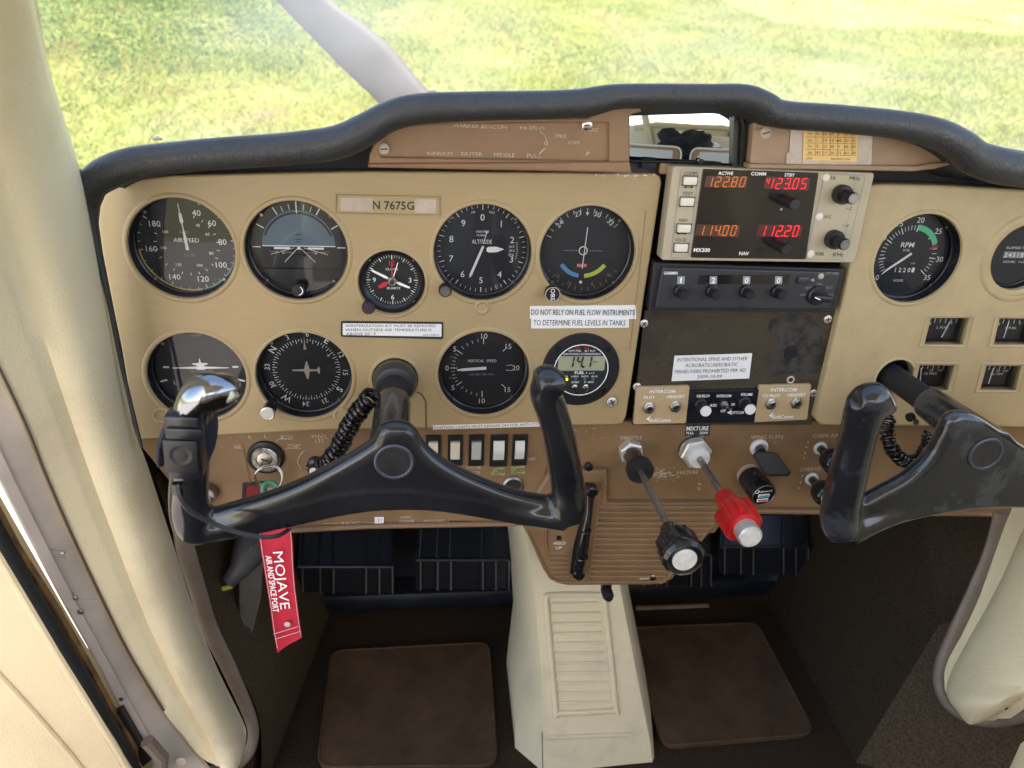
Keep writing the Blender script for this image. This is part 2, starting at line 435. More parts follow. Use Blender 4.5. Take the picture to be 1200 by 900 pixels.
holes = [circ(G[k], R80) for k in ('asi','ai','alt','vor','tc','dg','vsi')] + [circ(G['clock'], .0275), circ(G['fuel'], .0330), circ(G['colL'], .0195)]
plate(mb, PX(left_px), holes, 0, .014, 'tan', .0016)
for k in ('asi','ai','alt','vor','tc','dg','vsi'): ring(mb, G[k], R80+.0002, .0045, .0012, 'tan')
ring(mb, G['clock'], .0277, .0035, .0011, 'tan'); ring(mb, G['colL'], .0197, .004, .001, 'tan')
# bumps where adjusting knobs pass, and blank bosses
for px, py, r in ((565,360,.0065),(190,487,.008),(400,486,.007)):
    c = U(px, py); lathe(mb, [(r,0),(r,.0010),(r*.8,.0016),(r*.62,.0010),(r*.6,.0008)], c, TOW, 'tan', 24)
sb.part('panel_cover', mb)
# seam of the removable flap under the column and its lines
mb = MB()
for pts in ([(443,481),(497,468),(500,502)], [(736,365),(733,487)]):
    pass
tube(mb, [U(*p, -.0003) for p in ((488,459),(494,462),(499,470),(499.5,502))], .0006, 'ink_brown', 6); sb.part('panel_seam', mb); mb = MB()
tube(mb, [U(*p, -.0003) for p in ((757,246),(748,330),(738,410))], .0004, 'brown_light', 6)
sb.part('panel_seam', mb); mb = MB()
for px, py in ((717,471),):
    screw(mb, U(px, py, -.0005), .0048, 'screw', .5)
torus(mb, U(717,471,-.0005), .0068, .0008, 'tan', TOW, 24, 6)
sb.part('screw', mb)
# chipped paint along the top edge at the right
mb = MB()
for i in range(46):
    px = 690 + 80*random.random()**.8; py = 205.0 + random.uniform(-1.2, 1.4); s = random.uniform(.5, 1.7)
    c = U(px, py, -.0003); pts = [c + X_*(.0009*s*math.cos(t+random.uniform(-.3,.3))) + Z_*(.0004*s*math.sin(t)) for t in (0, 1.2, 2.4, 3.6, 4.9)]
    slab(mb, pts, random.choice(['metal','faded','paint_grey','white']), .0001, TOW)
sb.part('chipped_paint', mb)

right_px = [(955,490),(986,360),(1012,235),(1015,222),(1020,217.5),(1032,216),(1100,217),(1200,222.5),(1300,231),(1400,244),(1408,262),(1330,497),(1320,506),(1200,501),(962,498.5)]
tr = Thing('engine_instrument_panel', 'tan moulded panel cover with the tachometer and small square gauges on the right', 'instrument panel', (.55, .02, -.33))
mb = MB()
holes = [circ(G['rpm'], .0398), circ(G['hour'], .0300), circ(G['colR'], .0185)] + [rounded(PX(v), .0008, 2) for v in SQ.values()]
plate(mb, PX(right_px, -.004), holes, -.004, .018, 'tan_right', .0022)
ring(mb, G['rpm'], .0400, .0045, .0013, 'tan_right', -.004)
ring(mb, G['hour'], .0303, .0035, -.0016, 'tan_right', -.004); ring(mb, G['hour'], .0345, .0070, .0020, 'tan_right', -.004)
ring(mb, G['colR'], .0187, .003, .0008, 'tan_right', -.004)
for v in SQ.values():      # chamfer round each square window
    P = [U(a, b, -.0042) for a, b in v]; c = sum(P, Vector())/4
    Q = [p + (p-c).normalized()*.0030 + TOW*.0009 for p in P]; Q2 = [p + (p-c).normalized()*.0045 for p in P]
    mb.add(P+Q+Q2, [(i, (i+1) % 4, 4+(i+1) % 4, 4+i) for i in range(4)] + [(4+i, 4+(i+1) % 4, 8+(i+1) % 4, 8+i) for i in range(4)], 'tan_right')
tr.part('panel_cover', mb)

# black metal sub-panel everything is fixed to
mb = MB(); A = U(60, 150, .05); B = U(1420, 150, .05)
rbox(mb, ((A.x+B.x)/2, .056, -.235), (B.x-A.x+.1, .004, .25), 'black_matte', 0)
solo('black_subpanel', mb, 'matt black metal sheet seen in the dark gaps behind the tan panel covers', 'metal sheet', (.2, .056, -.36))
# dark strip painting the shaded gap down the left side of the panel
mb = MB()
ch = smoothpts([(*U(113,215,.012), .005), (*U(115,250,.012), .005), (*U(125,330,.012), .005), (*U(142,420,.012), .005), (*U(160,520,.012), .004)], 5)
tube(mb, [p[:3] for p in ch], [p[3] for p in ch], 'rubber', 12)
solo('edge_gap_shade', mb, 'dark strip painted as the shaded gap between the cream door post and the left edge of the tan panel', 'shade strip', U(150,515,.004))

# ---------------------------------------------------------------- padded glareshield
GL = [(166,524,2),(143,430,2.5),(127,350,3),(115,300,5),(106,262,8.5),(102.5,238,13.5),(107,218,18),(124,204,20),(155,192,19.5),(200,185.5,19),(250,180.5,18.8),(330,175,19),(390,168,19.5),(425,154,19),(455,137,17.5),
      (490,128,17.5),(560,124.5,16.5),(640,123,16),(680,121,16),(700,117.5,15.5),(722,113.5,14),(760,112,13),(830,112.5,13),(872,113.5,13.5),(896,123,14.5),(916,134,15),(980,139,15),(1050,146,15),
      (1096,156,16),(1124,170,17),(1143,185,18),(1170,194,19),(1210,200,19),(1280,208,19),(1360,220,19),(1420,240,17)]
gs = Thing('glareshield', 'black wrinkled vinyl padded glareshield roll curving over the top of the panel', 'glareshield', (.15, 0, -.06))
raw = [(*U(a, b, -.045), r*(U(a+1, b, -.045)-U(a, b, -.045)).length) for a, b, r in GL]
sm = smoothpts(raw, 5); mb = MB()
tube(mb, [p[:3] for p in sm], [(p[3], p[3]*1.1) for p in sm], 'vinyl', 22)
gs.part('padded_roll', mb, sharp=80)
mb = MB(); n = len(sm); vs = []; fs = []
dk = sm[33:]; n = len(dk)
for p in dk:
    q = Vector(p[:3]); q.z += p[3]*.15
    for dy, dz in ((.004,0),(.12,-.030),(.25,-.055),(.40,-.080)): vs.append(q + Vector((0, dy, dz)))
for i in range(n-1):
    for j in range(3): fs.append((i*4+j, i*4+j+1, i*4+j+5, i*4+j+4))
mb.add(vs, fs, 'deck'); vs2 = [Vector(v) - Z_*.006 for v in vs]; mb.add(vs2, [tuple(reversed(f)) for f in fs], 'deck')
gs.part('deck', mb)
# small clips along the front rim of the glareshield
for px, py in ((178,163),(402,146),(507,107),(676,105)):
    mb = MB(); c = U(px, py+2, -.045) + Vector((0, .012, 0)); rbox(mb, c, (.006,.004,.002), 'tape', .0006); lathe(mb, [(.0012,0),(.0012,.0012)], c+Z_*.001, Z_, 'screw', 10)
    gs.part('retaining_clip', mb)
# black strip painting the shade below the roll, above the tan panels
mb = MB()
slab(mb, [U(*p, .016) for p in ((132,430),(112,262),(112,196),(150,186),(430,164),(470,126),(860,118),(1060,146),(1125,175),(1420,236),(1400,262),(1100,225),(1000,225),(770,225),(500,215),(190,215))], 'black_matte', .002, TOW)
solo('top_gap_shade', mb, 'black strip painted as the shadow between the padded roll and the tan panels', 'trim strip', U(600,215,.016))

# ---------------------------------------------------------------- eyebrow trims
eb = Thing('left_eyebrow_panel', 'brown plastic eyebrow panel with faded audio switch lettering under the glareshield', 'trim panel', U(590,200,-.02))
mb = MB()
o1 = [(431.5,193),(433,180),(440,164),(455,150),(480,142),(520,139),(600,138),(688,138.5),(704,131),(716,124),(728,121.5),(752,121.5),(752,131),(742,134),(738,137),(738,190),(736,193)]
plate(mb, PX(o1, -.016), [rounded(PX([(446,184),(446,170),(458,152),(482,147.5),(600,144),(714,144.5),(714,189)], -.016), .002, 3)], -.016, .016, 'brown_trim', .0015)
pq(mb, [(444,186),(445,170),(456,153),(482,146),(716,143),(716,191)], -.0125, 'brown_trim', .003)
lip = [(431,192),(738,189.5),(741,203.5),(700,202),(600,200),(500,198),(431,196.5)]
plate(mb, PX(lip, -.019), [], -.019, .018, 'brown_trim', .0018)
eb.part('trim_body', mb)
mb = MB()
for s, x, y, w, h in (('MARKER BEACON',563,148,62,4.4),('HI-SENS',624,150,29,4.4),('AIRWAYS',515,180,31,4.4),('OUTER',553,180.5,25,4.4),('MIDDLE',591,181.5,24,4.4),('PULL',626,182.5,17,4.4),('SPKR',657,159.5,15,4.4),('OFF',673,167.5,13,4.4),('TRANS',691,152,21,4.6),('P',689,180,4,4.4)):
    tpx(mb, s, x, y, w, h, -.0131, 'faded')
tube(mb, [U(*p, -.0129) for p in smoothpts([(633,154),(639,160),(640,168)], 4)], .0003, 'faded_strong', 5)
tube(mb, [U(*p, -.0129) for p in ((632,180),(639,173.5))], .0006, 'faded_strong', 5); torus(mb, U(640,168,-.0128), .0012, .0003, 'faded_strong', TOW, 14, 5)
eb.part('lettering', mb)
for px, py, m_, r_ in ((450,174.5,'tape',.0042),(688,146.5,'metal',.0040)):
    mb = MB(); screw(mb, U(px, py, -.0148), r_, m_, .1, False); eb.part('screw', mb)
er = Thing('right_eyebrow_panel', 'light brown plastic eyebrow panel with a taped yellow card under the glareshield', 'trim panel', U(1000,198,-.02))
mb = MB()
o2 = [(879,193),(883,150),(885,133),(893,139),(903,148),(925,151),(1000,152),(1060,157),(1102,166),(1114,176),(1120,189),(1117,192.5),(1092,195.5),(1086,193),(1076,196.5),(1000,197),(879,197)]
plate(mb, PX(o2, -.016), [], -.016, .012, 'brown_light', .0012)
tube(mb, [U(*p, -.0165) for p in ((884,152),(893,151),(900,152))], .0005, 'brown_trim', 5)
lip = [(878,192),(1075,194.5),(1085,192.5),(1122,188.5),(1124,191),(1096,198),(1070,201),(878,197.5)]
plate(mb, PX(lip, -.020), [], -.020, .014, 'brown_light', .0012)
er.part('trim_body', mb)
for px, py in ((897.5,155.5),(1107.5,182)):
    mb = MB(); screw(mb, U(px, py, -.0162), .0046, 'tape', .3, px > 1000); er.part('screw', mb)
for pts in ([(927,146),(943,147),(942,190),(938,197),(921,196),(922,180),(925,178)], [(941,147),(1006,149),(1005,194),(941,192)], [(1004,149),(1023,150),(1021,196),(1003,195)]):
    mb = MB(); pq(mb, pts, -.0170, 'tape', .0004)
    if pts[0][0] == 941: pq(mb, [(941,187),(1005,189),(1004,196),(940,195)], -.0174, 'tape', .0003)
    mb.v = [(x, y - (.0003 if pts[0][0] == 941 else .0), z) for x, y, z in mb.v]
    er.part('adhesive_tape', mb)
card = MB(); pq(card, [(942,151.5),(1006,152.5),(1004,189.5),(941,187.5)], -.0182, 'yellow_card', .0004)
for x in range(6):
    xx = 956 + x*8.6
    tube(card, [U(xx,153.5,-.0184), U(xx-.6,183,-.0184)], .00010, 'ink_brown', 4, False)
for yy in (160.5,167.5,175,181.5): tube(card, [U(944,yy,-.0184), U(1003,yy+.8,-.0184)], .00014, 'ink_brown', 4, False)
for yy, row in ((156.5,('For','N','30','60','E','120','150')),(171.2,('For','S','210','240','W','300','330'))):
    for i, s in enumerate(row): tpx(card, s, 949.5+i*8.4, yy+i*.12, 5.4 if len(s) > 1 else 2.6, 3.0, -.0185, 'ink_brown')
for yy, row in ((164.2,('Steer','/','29','59','88','120','151')),(178.6,('Steer','181','211','241','272','301','330'))):
    for i, s in enumerate(row): tpx(card, s, 949.5+i*8.4, yy+i*.12, 5.6 if len(s) > 1 else 1.5, 3.0, -.0185, 'ink_brown')
tpx(card, 'DATE', 948, 185.6, 7, 2.4, -.0185, 'ink_brown'); tpx(card, 'RADIOS ON', 985, 186.4, 22, 2.4, -.0185, 'ink_brown')
solo('compass_card', card, 'small yellow compass correction card taped to the right eyebrow panel', 'card', U(973,189,-.018))

# ---------------------------------------------------------------- lower brown panel and quadrant
lp = Thing('lower_switch_panel', 'brown plastic lower panel with faded lettering carrying switches and engine controls', 'control panel', (.15, .02, -.46))
mb = MB(); YL = .010
lowL = [(150,505),(400,500),(600,497),(745,494),(745,640),(628,640),(610,617),(430,620),(330,626),(262,629),(225,628),(205,600),(180,560)]
lowR = [(741,494),(960,493),(1060,497),(1330,497),(1330,608),(1200,606),(852,602),(838,618),(741,640)]
midc = [(150,505),(400,500),(600,497),(745,494),(960,493),(1060,497),(1400,497),(1390,612),(1200,606.5),(852,602.5),(838,625),(628,640),(612,616.5),(430,620),(330,626),(262,628),(232,606),(195,560)]
plate(mb, PX(midc, YL), [], YL, .010, 'brown', .0016)
# rolled lower lip
tube(mb, [U(*p, YL-.002) for p in ((250,625),(330,622),(430,616.5),(605,613.5))], .0028, 'brown', 8)
tube(mb, [U(*p, YL-.002) for p in ((856,598),(1000,599.5),(1200,603),(1330,606))], .0032, 'brown', 8)
tube(mb, [U(*p, YL+.0014) for p in ((284,520),(292,560),(305,592))], .0022, 'brown', 8)     # raised corner ridge
tube(mb, [U(*p, YL-.0005) for p in ((1110,545),(1098,500))], .0022, 'brown', 8)
tube(mb, [U(*p, YL-.0005) for p in ((646,509),(636,560),(632,578))], .0012, 'brown', 8)
lp.part('panel_body', mb)
quad_px = [(643,512),(706,505),(741,505),(741,540),(800,585),(846,600),(836,622),(793,672),(787,680),(778,684.5),(762,686.5),(664,686.5),(652,684),(643,678),(637,668),(614,622),(626,570)]
qd = MB(); YQ = .002
plate(qd, PX([(612,613),(632,572),(645,552),(712,552),(712,590),(846,590),(838,618),(795,670),(789,679),(780,684.5),(764,686.5),(666,687),(653,684.5),(644,679),(637,669)], YQ), [], YQ, .016, 'brown', .0030)
# grooved ribs
for i in range(15):
    y = 594 + i*6.25; f = i/14
    x0 = 701 - (701-690)*f; x1 = 842 - max(0, (y-612))*.83 if y > 606 else 844 - i*1
    if y > 668: x1 = min(x1, 783)
    tube(qd, [U(x0, y, YQ-.0008), U(x1-4, y, YQ-.0008)], .0016, 'brown', 8, ref=Y_)
for i in range(6):
    y = 648 + i*5.4; tube(qd, [U(641+i*1.6, y, YQ-.0006), U(667, y, YQ-.0006)], .0013, 'brown', 8)
tube(qd, [U(*p, YQ-.0004) for p in ((640,650),(668,649),(668,645))], .0008, 'brown', 6)
for pts in ([(648,562),(702,559),(701,594),(690,681)], [(648,562),(643,600),(641,643),(668,645)], [(618,622),(642,672),(650,679),(664,682),(760,681.5),(782,677),(838,612)]):
    tube(qd, [U(*p, YQ-.0006) for p in smoothpts(pts, 4)], .0013, 'brown', 8)
lp.part('control_quadrant', qd)
mb = MB()
YT = YL-.0004
for s, x, y, w, h, m in (('BOTH',336,512,14,4.2,'faded'),('START',345,522.5,16,4.2,'faded'),('R',292.5,512.5,3,4,'faded'),('L',311,511,3,4,'faded'),('OFF',280,523,11,3.6,'faded'),('PANEL',374.5,511.5,18,4.2,'faded'),('LTS',374.5,516.8,10,4.2,'faded'),
        ('ON',644,510,7,3.6,'faded'),('OFF',623,538,9,3.6,'faded'),('STROBE',555,548,17,3.2,'faded'),('LTS',558,554,9,3.2,'faded'),
        ('THROTTLE',739,513,26,4,'faded'),('PUSH',741,519,12,3,'faded'),('RICH',815,511.5,18,3,'faded'),('WING FLAPS',899,512,38,4.2,'faded'),('CABIN AIR',968,510.5,30,4.2,'faded'),('CABIN HT',950,550,24,4.2,'faded'),
        ('MIXTURE',806,553.5,24,3.6,'faded'),('0',820,567,3,3,'faded'),('20',819,572.5,5,3,'faded'),('RADIO',411,613,21,4,'faded_strong'),('NAV',476,606,12,3.2,'faded_strong'),('DOME',477,611.5,17,4.2,'faded_strong'),('PITOT HT',508.5,610.8,24,3.8,'faded_strong')):
    tpx(mb, s, x, y, w, h, YT, m)
for a, b in (((326,514.6),(342,514.6)),((337,525.3),(353,525.3)),((378,613.6),(399,613.2)),((423,612.8),(439,612.4)),((326,514.6),(323,518)),((337,525.3),(334,527)),((275,525),(286,525.5))):
    tube(mb, [U(*a, YT-.0001), U(*b, YT-.0001)], .00022, 'faded_strong', 4)
for i, (px, py) in enumerate(((947,518),(945,524),(943.5,531),(942,537),(940,558),(938,565),(936,572))):
    disc(mb, U(px, py, YT-.0002), .0009, 'faded', TOW, 10)
for cx, cy in ((657,640),):
    tpx(mb, 'HOLD', 656, 636.5, 14, 3.4, YQ-.0006, 'paint_white'); tpx(mb, 'UP', 655, 642, 7, 3.4, YQ-.0006, 'paint_white')
pq(mb, [(652,628),(657.5,628),(658,633),(652.5,633)], YQ-.0006, 'black', .0004)
# scratches where a hand scrapes the panel by the throttle
for i in range(90):
    px = random.gauss(776, 9); py = 556 + random.gauss(0, 3.2); l = random.uniform(.6, 3.2); s = U(px, py, YT-.0001)
    a = random.uniform(-.2, .7); d = Vector((math.cos(a), 0, math.sin(a)))*l*.0007; w = Vector((-d.z, 0, d.x)).normalized()*.00022
    slab(mb, [s-d-w, s+d-w, s+d+w, s-d+w], 'faded_strong', .0001, TOW)
for i in range(70):
    px, py = random.choice([(688,500),(668,505),(700,512),(640,500),(900,520),(822,540)]); px += random.gauss(0, 8); py += random.gauss(0, 3)
    s = U(px, max(498, py), YT); k = random.uniform(.0002, .0005)
    slab(mb, [s-X_*k-Z_*k*.6, s+X_*k*.8-Z_*k*.7, s+X_*k+Z_*k*.5, s-X_*k*.7+Z_*k*.8], 'faded_strong', .0001, TOW)
lp.part('lettering', mb)
mb = MB(); screw(mb, U(765,677,YQ-.001), .0036, 'chrome', .4, False)
rbox(mb, U(756,678,YQ-.0006), (.012,.0008,.0018), 'faded_strong', .0003); lp.part('screw', mb)
mb = MB(); lathe(mb, [(.006,0),(.006,.012),(.004,.016)], U(710,690,.012), TOW, 'black', 16); slab(mb, [U(707,686,.01), U(717,686,.01), U(716,692,.01), U(710,698,.01), U(706,694,.01)], 'black', .01)
solo('wire_plug', mb, 'small black plug poking out below the brown ribbed quadrant', 'plug', U(710,694,.012))
# flap position slot with lever
ft = Thing('flap_indicator', 'black flap position lever in its slot beside the ribbed brown quadrant', 'lever', U(682,672,YQ))
mb = MB(); slab(mb, [U(*p, YQ-.0008) for p in ((686,566),(694,566),(697,572),(690,640),(684,668),(676,676),(668,672),(672,640),(683,600))], 'black', .001, TOW)
ft.part('slot', mb)
mb = MB(); tube(mb, [U(690,575,-.006), U(689,600,-.010), U(685,622,-.016), U(678,668,-.010)], [.0022,.0022,.0040,.0050], 'black_gloss', 12)
torus(mb, U(686,622,-.016), .0048, .0012, 'black_gloss', (-.1,0,1)); torus(mb, U(682,653,-.0125), .0054, .0012, 'black_gloss', (-.1,0,1)); lathe(mb, [(.005,0),(.0065,.003),(.005,.005)], U(678,672,-.006), TOW, 'black_gloss', 16)
ft.part('lever', mb)
mb = MB(); lathe(mb, [(.006,0),(.006,.008),(.0045,.010)], U(692,572,-.001), TOW, 'black_gloss', 18); ft.part('knob', mb)
mb = MB(); lathe(mb, [(.006,0),(.0065,.008),(.0045,.011)], U(689,545,YL), TOW, 'black_gloss', 18, ref=Z_); mb.v = [tuple(U(689,545,YL)+(Vector(q)-U(689,545,YL))*.65) for q in mb.v]
solo('black_push_knob', mb, 'small black knob half hidden behind the right grip of the left yoke', 'knob', U(689,545,YL))

# ---------------------------------------------------------------- placards and labels
def placard(name, px, y, m, lines, label, cat='placard', inkm='ink', border=None, thick=.0004, bold=False):
    mb = MB()
    if border:
        C = (sum(p[0] for p in px)/4, sum(p[1] for p in px)/4)
        outer = rounded(PX(px, y), .0018, 3); plate(mb, outer, [], y, .0006, border, .0001)
        inner = [(C[0]+(a-C[0])*.965, C[1]+(b-C[1])*.74) for a, b in px]
        plate(mb, rounded(PX(inner, y-.0003), .0008, 3), [], y-.0003, .0003, m, .00005); yt = y-.00045
    else: pq(mb, px, y, m, thick); yt = y-.00012
    for l in lines: tpx(mb, *l[:5], yt, inkm, bold=bold, ang=l[5] if len(l) > 5 else 0)
    c = U(sum(p[0] for p in px)/4, max(p[1] for p in px), y)
    return solo(name, mb, label, cat, c)
rp = placard('registration_placard', [(396,229.5),(515,232),(515,251.5),(395,248.5)], -.0006, 'tan', [('N 7675G',461,240.6,49,9.5)], 'embossed tan plate reading N 7675G at the top of the panel', bold=True)
RB = U((396+515+515+395)/4, 251.5, -.0006)
mb = MB(); P = [U(*p, -.0010) for p in ((393.5,228.5),(516,231),(516,252.5),(393.5,250))]
tube(mb, P+[P[0]], .0006, 'tan', 6); finish('raised_frame', mb, RB, rp)
mb = MB(); pq(mb, [(399,231.5),(437,232.2),(437,248),(399,247)], -.0009, 'tape', .0002); finish('clear_tape', mb, RB, rp); mb = MB(); pq(mb, [(486,233),(511,233.5),(511,250),(486,249)], -.0009, 'tape', .0002); finish('clear_tape', mb, RB, rp)
placard('winterization_placard', [(399.5,376.2),(519.5,377.5),(519.5,397.5),(399.5,394.8)], -.0008, 'paper', [('WINTERIZATION KIT MUST BE REMOVED',458,381.8,106,3.0),('WHEN OUTSIDE AIR TEMPERATURE IS',455.5,386.6,101,3.0),('ABOVE 20° F',423,391.3,35,3.0),('0501058-2',505,392.6,19,2.0)],
        'black bordered placard about winterization kit removal left of the vertical speed indicator', border='ink')
P1 = [(621,358.8),(745.5,357.5),(745.5,373.8),(621,373.5)]; P2 = [(622.5,373),(737,372.5),(737,384),(622.5,385)]
mb = MB(); pq(mb, P1, -.0006, 'paper', .0004); pq(mb, P2, -.0010, 'paper', .0004)
tpx(mb, 'DO NOT RELY ON FUEL FLOW INSTRUMENTS', 683.5, 366, 121, 6.4, -.0012, 'ink'); tpx(mb, 'TO DETERMINE FUEL LEVELS IN TANKS', 679.5, 378.2, 108, 6.4, -.0012, 'ink')
solo('fuel_flow_placard', mb, 'two line white placard DO NOT RELY ON FUEL FLOW INSTRUMENTS below the course indicator', 'placard', U(683,385,-.001))
placard('position_lights_placard', [(507.5,498.5),(650,494.5),(650,499.3),(507.5,503.4)], -.0006, 'paper', [('POSITION LIGHTS MUST REMAIN ON FOR ANTI-COLLISION',579,498.9,139,3.0,.028)], 'thin white strip POSITION LIGHTS MUST REMAIN ON above the rocker switches')
placard('mixture_label', [(804,498),(832.5,497),(831.5,510),(802.5,510.8)], YL-.001, 'ink', [('MIXTURE',817.5,502,26,4.8),('PULL      LEAN',817,507.3,25,2.8)], 'black MIXTURE label above the red mixture control', 'label', 'paint_white', bold=True)
placard('lighter_label', [(527,610.5),(551.5,611),(551,617.5),(526.5,617)], YL-.0012, 'ink', [('LIGHTER',539,614,21,4.2)], 'black LIGHTER label on the bottom lip of the brown panel', 'label', 'paint_white', bold=True)
placard('radio_number_sticker', [(439,606),(450,606),(449.6,614.5),(439,614.5)], YL-.0012, 'paper', [('21',444.5,609.5,5,3.6)], 'tiny white square number sticker on the bottom lip of the brown panel', 'sticker')
placard('on_sticker', [(579.5,547.5),(592.5,548),(591,557),(574.5,556.5)], YL-.001, 'gold_label', [('ON',585,552.3,9,5)], 'shiny yellow ON sticker under the fourth rocker switch', 'sticker')
placard('worn_gold_sticker', [(599,546.5),(615.5,545.5),(615,554.8),(599.5,555.5)], YL-.001, 'gold_label', [('LAND',607,550.8,11,5)], 'crumpled worn yellow sticker under the rightmost rocker switch', 'sticker')
# ---------------------------------------------------------------- round instruments
def pol(c, r, a, y):
    t = math.radians(a); return Vector((c[0]+r*math.sin(t), y, c[1]+r*math.cos(t)))
def tick(mb, c, r0, r1, a, w, y, m):
    t = math.radians(a); p = Vector((math.cos(t), 0, -math.sin(t)))*w/2; A, B = pol(c, r0, a, y), pol(c, r1, a, y)
    mb.add([A-p, A+p, B+p, B-p], [(0,1,2,3)], m)
def arc(mb, c, r0, r1, a0, a1, y, m, n=24):
    vs = []; fs = []
    for i in range(n+1):
        a = a0 + (a1-a0)*i/n; vs += [pol(c, r0, a, y), pol(c, r1, a, y)]
    for i in range(n): fs.append((2*i, 2*i+2, 2*i+3, 2*i+1))
    mb.add(vs, fs, m)
def num(mb, s, c, r, a, h, y, m='paint_white', rot=False, w=None, bold=False, extra=0):
    t = math.radians(a+extra); p = pol(c, r, a, y)
    if rot: text(mb, s, p, (math.cos(t),0,-math.sin(t)), (math.sin(t),0,math.cos(t)), h, m, w, bold=bold)
    else: text(mb, s, p, X_, Z_, h, m, w, bold=bold)
def poly2(mb, c, pts, ang, y, m):
    """flat polygon in gauge coordinates turned clockwise by ang"""
    t = math.radians(ang); co, si = math.cos(t), math.sin(t)
    mb.add([Vector((c[0] + a*co + b*si, y, c[1] - a*si + b*co)) for a, b in pts], [tuple(range(len(pts)))], m)
def gauge(key, name, label, cat, R=R80, y0=0.0, dial='dial', dd=.0145, inner=.955, group='flight instruments in the tan panel'):
    c = G[key]; T = Thing(name, label, cat, (c[0], .03, c[1]-R), group)
    y = y0; B = Vector((c[0], y, c[1]))
    mb = MB()      # bezel: black sleeve from the hole down to the dial
    ri = R*inner
    prof = [(R*1.03, .0140), (R*1.0, .0142), (R*1.0, .0150), (ri+.0010, .0155), (ri, .0165), (ri, dd+.0005)] if inner > .93 else [(R*1.03, .0035), (R*.985, .0035), (R*.965, .0045), (ri+.0016, .0085), (ri+.0006, .0088), (ri, .0098), (ri, dd+.0005)]
    if inner > .93: prof = [(R*1.001, .0012), (R*.990, .0013), (R*.986, .0098)] + [(ri+.0012, .0105), (ri, .0112), (ri, dd+.0005)]
    s, u, a = X_, Z_, TOW; vs = []; fs = []; seg = 56
    for rr, hh in prof:
        for i in range(seg):
            t = 2*PI*i/seg; vs.append(B + Y_*hh + s*(rr*math.cos(t)) + u*(rr*math.sin(t)))
    for j in range(len(prof)-1):
        for i in range(seg):
            k = (i+1) % seg; fs.append((j*seg+i, (j+1)*seg+i, (j+1)*seg+k, j*seg+k))
    mb.add(vs, fs, 'bezel')
    lathe(mb, [(R*1.05, 0), (R*1.05, .03)], B + Y_*max(.0145, dd+.0012), Y_, 'bezel', 40)
    for q in (45, 135, 225, 315): lathe(mb, [(.0016,0),(.0013,.0005)], pol(c, R*.945, q, y+(.0062 if inner < .93 else .0101)), TOW, 'metal_dark', 10)
    T.part('bezel', mb, sharp=50)
    T.c, T.R, T.ri, T.y = c, R, ri, y+dd
    T.d = MB(); disc(T.d, (c[0], y+dd, c[1]), ri+.0008, dial, TOW, 56)
    T.gy = y + (.0090 if inner < .93 else .0115)
    return T
def done(T, needles=(), knob=None, glass=True):
    T.part('dial', T.d, smooth=False)
    for nm, nb in needles: T.part(nm, nb)
    if glass:
        mb = MB(); disc(mb, (T.c[0], T.gy, T.c[1]), T.ri+.0008, 'glass', TOW, 56); T.part('glass', mb, smooth=False)
def hand(T, ang, pts, m='paint_white', y=None, thick=.0005):
    mb = MB(); t = math.radians(ang); co, si = math.cos(t), math.sin(t); yy = (T.y-.0014) if y is None else y
    slab(mb, [Vector((T.c[0] + a*co + b*si, yy, T.c[1] - a*si + b*co)) for a, b in pts], m, thick, TOW); return mb
def aknob(T, px, py, r, L, m='black', cap='metal_dark', y=-.001, flute=True, capr=.8, under=None):
    mb = MB(); b = U(px, py, y); lathe(mb, [(r*.62,-.006),(r*.62,L*.3),(r,L*.34),(r,L*.92),(r*.92,L)], b, TOW, m, 40, flute, .05)
    k = T.part('adjusting_knob', mb)
    if cap: 
        mb = MB(); lathe(mb, [(r*capr,0),(r*capr*.95,.0005)], b + TOW*L, TOW, cap, 24); T.part('knob_cap', mb, under=k)
    return k

# airspeed
T = gauge('asi', 'airspeed_indicator', 'round airspeed indicator with yellow and green arcs at the top left of the panel', 'gauge')
c, y, d = T.c, T.y-.0002, T.d; r = T.ri
aspeed = lambda v: {0:-4,40:22,60:50,80:84,100:123,120:162,140:206,160:263,180:307}[v]
for v in (40,60,80,100,120,140,160,180):
    num(d, str(v), c, r*(.73 if v not in (100,120,140) else .77), aspeed(v), .0048, y); tick(d, c, r*.9, r*.99, aspeed(v), .0006, y, 'paint_white')
ks = [40,60,80,100,120,140,160,180]
for i in range(len(ks)-1):
    a0, a1 = aspeed(ks[i]), aspeed(ks[i+1])
    for f in (.5,) if i < 1 else (.25,.5,.75): tick(d, c, r*.93, r*.98, a0+(a1-a0)*f, .0004, y, 'paint_white')
arc(d, c, r*.975, r*1.0, 20, 86, y, 'paint_grey'); arc(d, c, r*.965, r*1.0, 88, 166, y, 'green_dim'); arc(d, c, r*.965, r*1.0, 168, 262, y, 'yellow_arc'); tick(d, c, r*.9, r, 264, .0009, y, 'red_paint')
for v, a in ((40,33),(60,62),(80,110),(100,155),(120,208),(140,262),(160,305)): num(d, str(v), c, r*(.50 if v < 100 else .48), a, .0024, y)
for i in range(19):
    a = 20 + i*16; tick(d, c, r*.60, r*.66, a, .0005, y, 'paint_white')
num(d, 'AIRSPEED', (c[0], c[1]+.004), 0, 0, .0034, y, w=.020); num(d, 'KNOTS', (c[0]-.001, c[1]+.0105), 0, 0, .0018, y, 'paint_grey', w=.007); num(d, 'C.I. 75', (c[0]+.001, c[1]-.0085), 0, 0, .0022, y, 'paint_grey', w=.008)
